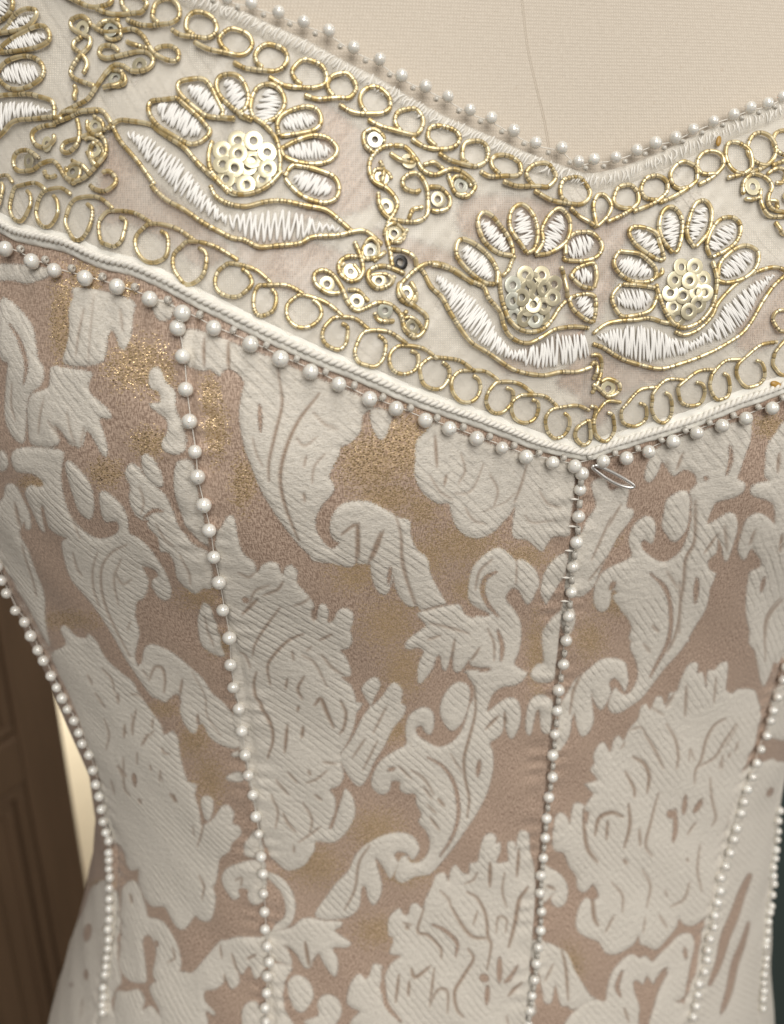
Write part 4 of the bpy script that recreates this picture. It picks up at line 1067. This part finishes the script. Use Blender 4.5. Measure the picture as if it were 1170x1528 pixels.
for ln in SEQ.strip().splitlines():
    k = ln.split(); ox, oy = CREG[k[0]]; q = pts(' '.join(k[1:])) / 3.9 + (ox, oy); Pq, Nq, _ = hit(q)
    for i in range(len(q)):
        kind = 'seq_gold'
        if k[0] == 'H': kind = 'seq_gold' if i < 2 else ('seq_pale' if i < 6 else 'seq_dark')
        elif k[0] == 'I': kind = 'seq_gold' if i < 9 else 'seq_dark'
        elif k[0] == 'C' and i == 7: kind = 'seq_black'
        elif k[0] in 'ABCKJ': kind = random.choice(['seq_gold', 'seq_gold', 'seq_pale', 'seq_dark'])
        o = bpy.data.objects.new('sequin', SM[kind]); COL.objects.link(o); place(o, Pq[i], Nq[i], .09, HB + .00035 + .00012 * (i % 4)); under(o, band_o)
        if k[0] in 'ABC':
            o.scale = (.82,) * 3; a0 = random.random() * 360
            if i % 2 == 0: cord('cord_loop', arc(q[i, 0], q[i, 1], 10 + 3 * random.random(), 15 + 3 * random.random(), random.random() * 3, a0, a0 + 300), 2.7)

# lower edging: ribbon, twisted rope, pearls, glass beads
rib = strip('ribbon_edging', rs, (-13, -10, -5, 1, 7, 12, 15, 15), (.0007, .0010, .0011, .0011, .0012, .0010, .0005, -.0003), M['organza'], gown, .00012)
C0 = on(rs, .0016); nrm = hit(rs)[1]; T = np.gradient(C0, axis=0); T /= np.linalg.norm(T, axis=1)[:, None]; Bn = np.cross(T, nrm)
s_ = np.r_[0, np.cumsum(np.linalg.norm(np.diff(C0, axis=0), axis=1))]; su = np.arange(0, s_[-1], .00025)
ip = lambda X: np.stack([np.interp(su, s_, X[:, i]) for i in range(3)], 1)
Cu, Bu, Nu = ip(C0), ip(Bn), ip(nrm); tb = []
for k in range(2):
    a = su * 2 * math.pi / .0027 + k * math.pi
    tb.append(tube(Cu + .00040 * (np.cos(a)[:, None] * Bu + np.sin(a)[:, None] * Nu), .00046, 7))
under(obj('twisted_rope', mesh_np('twisted_rope', *join(tb)), M['braid']), gown)
# upper edging: gimp with stitches
strip('gimp_braid', gs, (-15, -14, -11, -4, 4, 11, 14, 15), (-.0012, .0002, .0011, .0014, .0014, .0011, .0006, 0), M['tulle'], gown, .00006)
lines = []
gl = spline(GIMP, 5.2); up_, lo_ = off2(gl, -8.), off2(gl, 8.)
for i in range(len(gl)):
    m = gl[i] + rng.normal(0, 1.6, 2); lines.append(spline(np.vstack([up_[i] + (2.2, 0) + rng.normal(0, 1.8, 2), m, lo_[i] - (2.2, 0) + rng.normal(0, 1.8, 2)]), 3.))
gst = threads('gimp_stitch', lines, 1.25, .0013, gown); gst['kind'] = 'stuff'; gst.data.materials[0] = M['braid']

def sphere(r, nu=24, nv=14):
    th = np.linspace(.06, math.pi - .06, nv); a = np.linspace(0, 2 * math.pi, nu, endpoint=False)
    V = np.stack([np.stack([np.sin(t) * np.cos(a), np.sin(t) * np.sin(a), np.full(nu, np.cos(t))], 1) for t in th]).reshape(-1, 3) * r
    me = mesh_np('pearl', V, grid_faces(nv, nu, True)); me.materials.append(M['pearl']); return me
PEARL, PSMALL = sphere(.00160), sphere(.00128)
def lathe(prof, n=14, mt='glass', name='glass_bead'):
    a = np.linspace(0, 2 * math.pi, n, endpoint=False)
    V = np.stack([np.stack([r * np.cos(a), r * np.sin(a), np.full(n, z)], 1) for r, z in prof]).reshape(-1, 3)
    me = mesh_np(name, V, grid_faces(len(prof), n, True)); me.materials.append(M[mt]); return me
e = .001
BEAD = lathe([(.3 * e, -.7 * e), (.75 * e, -.65 * e), (e * .95, -.3 * e), (e * .95, .3 * e), (.75 * e, .65 * e), (.3 * e, .7 * e), (.3 * e, -.7 * e)])
BUGLE = lathe([(.35 * e, -1.1 * e), (.8 * e, -1.1 * e), (.85 * e, 0), (.8 * e, 1.1 * e), (.35 * e, 1.1 * e), (.35 * e, -1.1 * e)])
def string(px, mesh, h, label, thread_off=(0, 0), bead=None, bead_off=(0, 0), sag=0, jit=.6):
    c = spline(np.asarray(px, float), 3.) + thread_off
    th = under(obj('pearl_string', mesh_np('pearl_string', *tube(on(c, h * .5), .00010, 6)), M['braid']), gown); th['label'] = label
    P, N, _ = hit(px + rng.normal(0, jit, px.shape))
    for i in range(len(px)):
        o = bpy.data.objects.new('pearl', mesh); COL.objects.link(o); place(o, P[i], N[i], .4, h); sc = 1 + random.gauss(0, .045); o.scale = (sc, sc, sc * .97); under(o, th)
    if bead:
        m = (px[:-1] + px[1:]) / 2 + bead_off; Pm, Nm, _ = hit(m); Dm = np.diff(P, axis=0)
        for i in range(len(m)):
            if np.linalg.norm(px[i + 1] - px[i]) > 60: continue
            o = bpy.data.objects.new('glass_bead', bead); COL.objects.link(o); d = Vector(Dm[i]); o.rotation_mode = 'QUATERNION'
            if bead is BEAD and bead_off[1] > 5: d = Vector(hit(m[i:i + 1] + (1, -8))[0][0] - Pm[i])
            o.rotation_quaternion = d.to_track_quat('Z', 'Y') @ Quaternion((1, 0, 0), random.gauss(0, .15)); o.location = Vector(Pm[i] + Nm[i] * (.0015)); o.scale = (.6,) * 3 if mesh is PSMALL else (.85,) * 3; under(o, th)
    return th
string(TRIM_PEARLS, PEARL, .0019, 'pearls and clear beads hanging below the rope edging', (0, -3), BEAD, (1, -9))
string(NECK_PEARLS, PSMALL, .0012, 'small pearls standing along the neckline', (0, 4), BEAD, (-2, 12))
string(SEAM_A, PEARL, .0013, 'pearls down the left side seam')
string(SEAM_B, PEARL, .0013, 'pearls down the seam below the left bust')
string(SEAM_C, PEARL, .0013, 'pearls down the centre front seam', (0, 0), BUGLE, (0, 0))
string(SEAM_D, PEARL, .0013, 'pearls down the right front seam')
string(SEAM_E, PEARL, .0013, 'pearls down the right side seam')
# short thread bars across the centre seam
for x, y in pts('853,740 850,780 845,816 841,856 839,891'):
    c = np.array([[x - 6, y], [x, y], [x + 6, y + .5]]); under(obj('thread_bar', mesh_np('thread_bar', *tube(on(c, .0016), .0003, 8)), M['braid']), gown)
# glue spots
for x, y, r, par in ((1067, 214, 5, gown), (1153, 573, 7, gown)):
    a = np.linspace(0, 2 * math.pi, 20, endpoint=False); V = []
    P, N, _ = hit([(x, y)]); me = sphere(r * PX, 16, 10).copy(); me.materials.clear()
    o = obj('glue_spot', me, M['stain']); place(o, P[0], N[0], .1, .0015); o.scale = (.8, 1.5, .5); under(o, gown)
# steel hook peeping out below the trim
hk = spline(pts('882,690 892,692 910,699 928,708 938,715 932,718 916,715 900,708 888,700 880,694'), 1.2, True)
hh = .0018 + .0016 * np.clip((hk[:, 0] - 884) / 53, 0, 1)
me = mesh_np('metal_hook', *tube(on(hk, hh), .00040, 10)); o = obj('metal_hook', me, M['silver'])
tag(o, 'thin silver metal loop poking out under the pearl trim at centre front', 'hook')
bpy.context.view_layer.update()
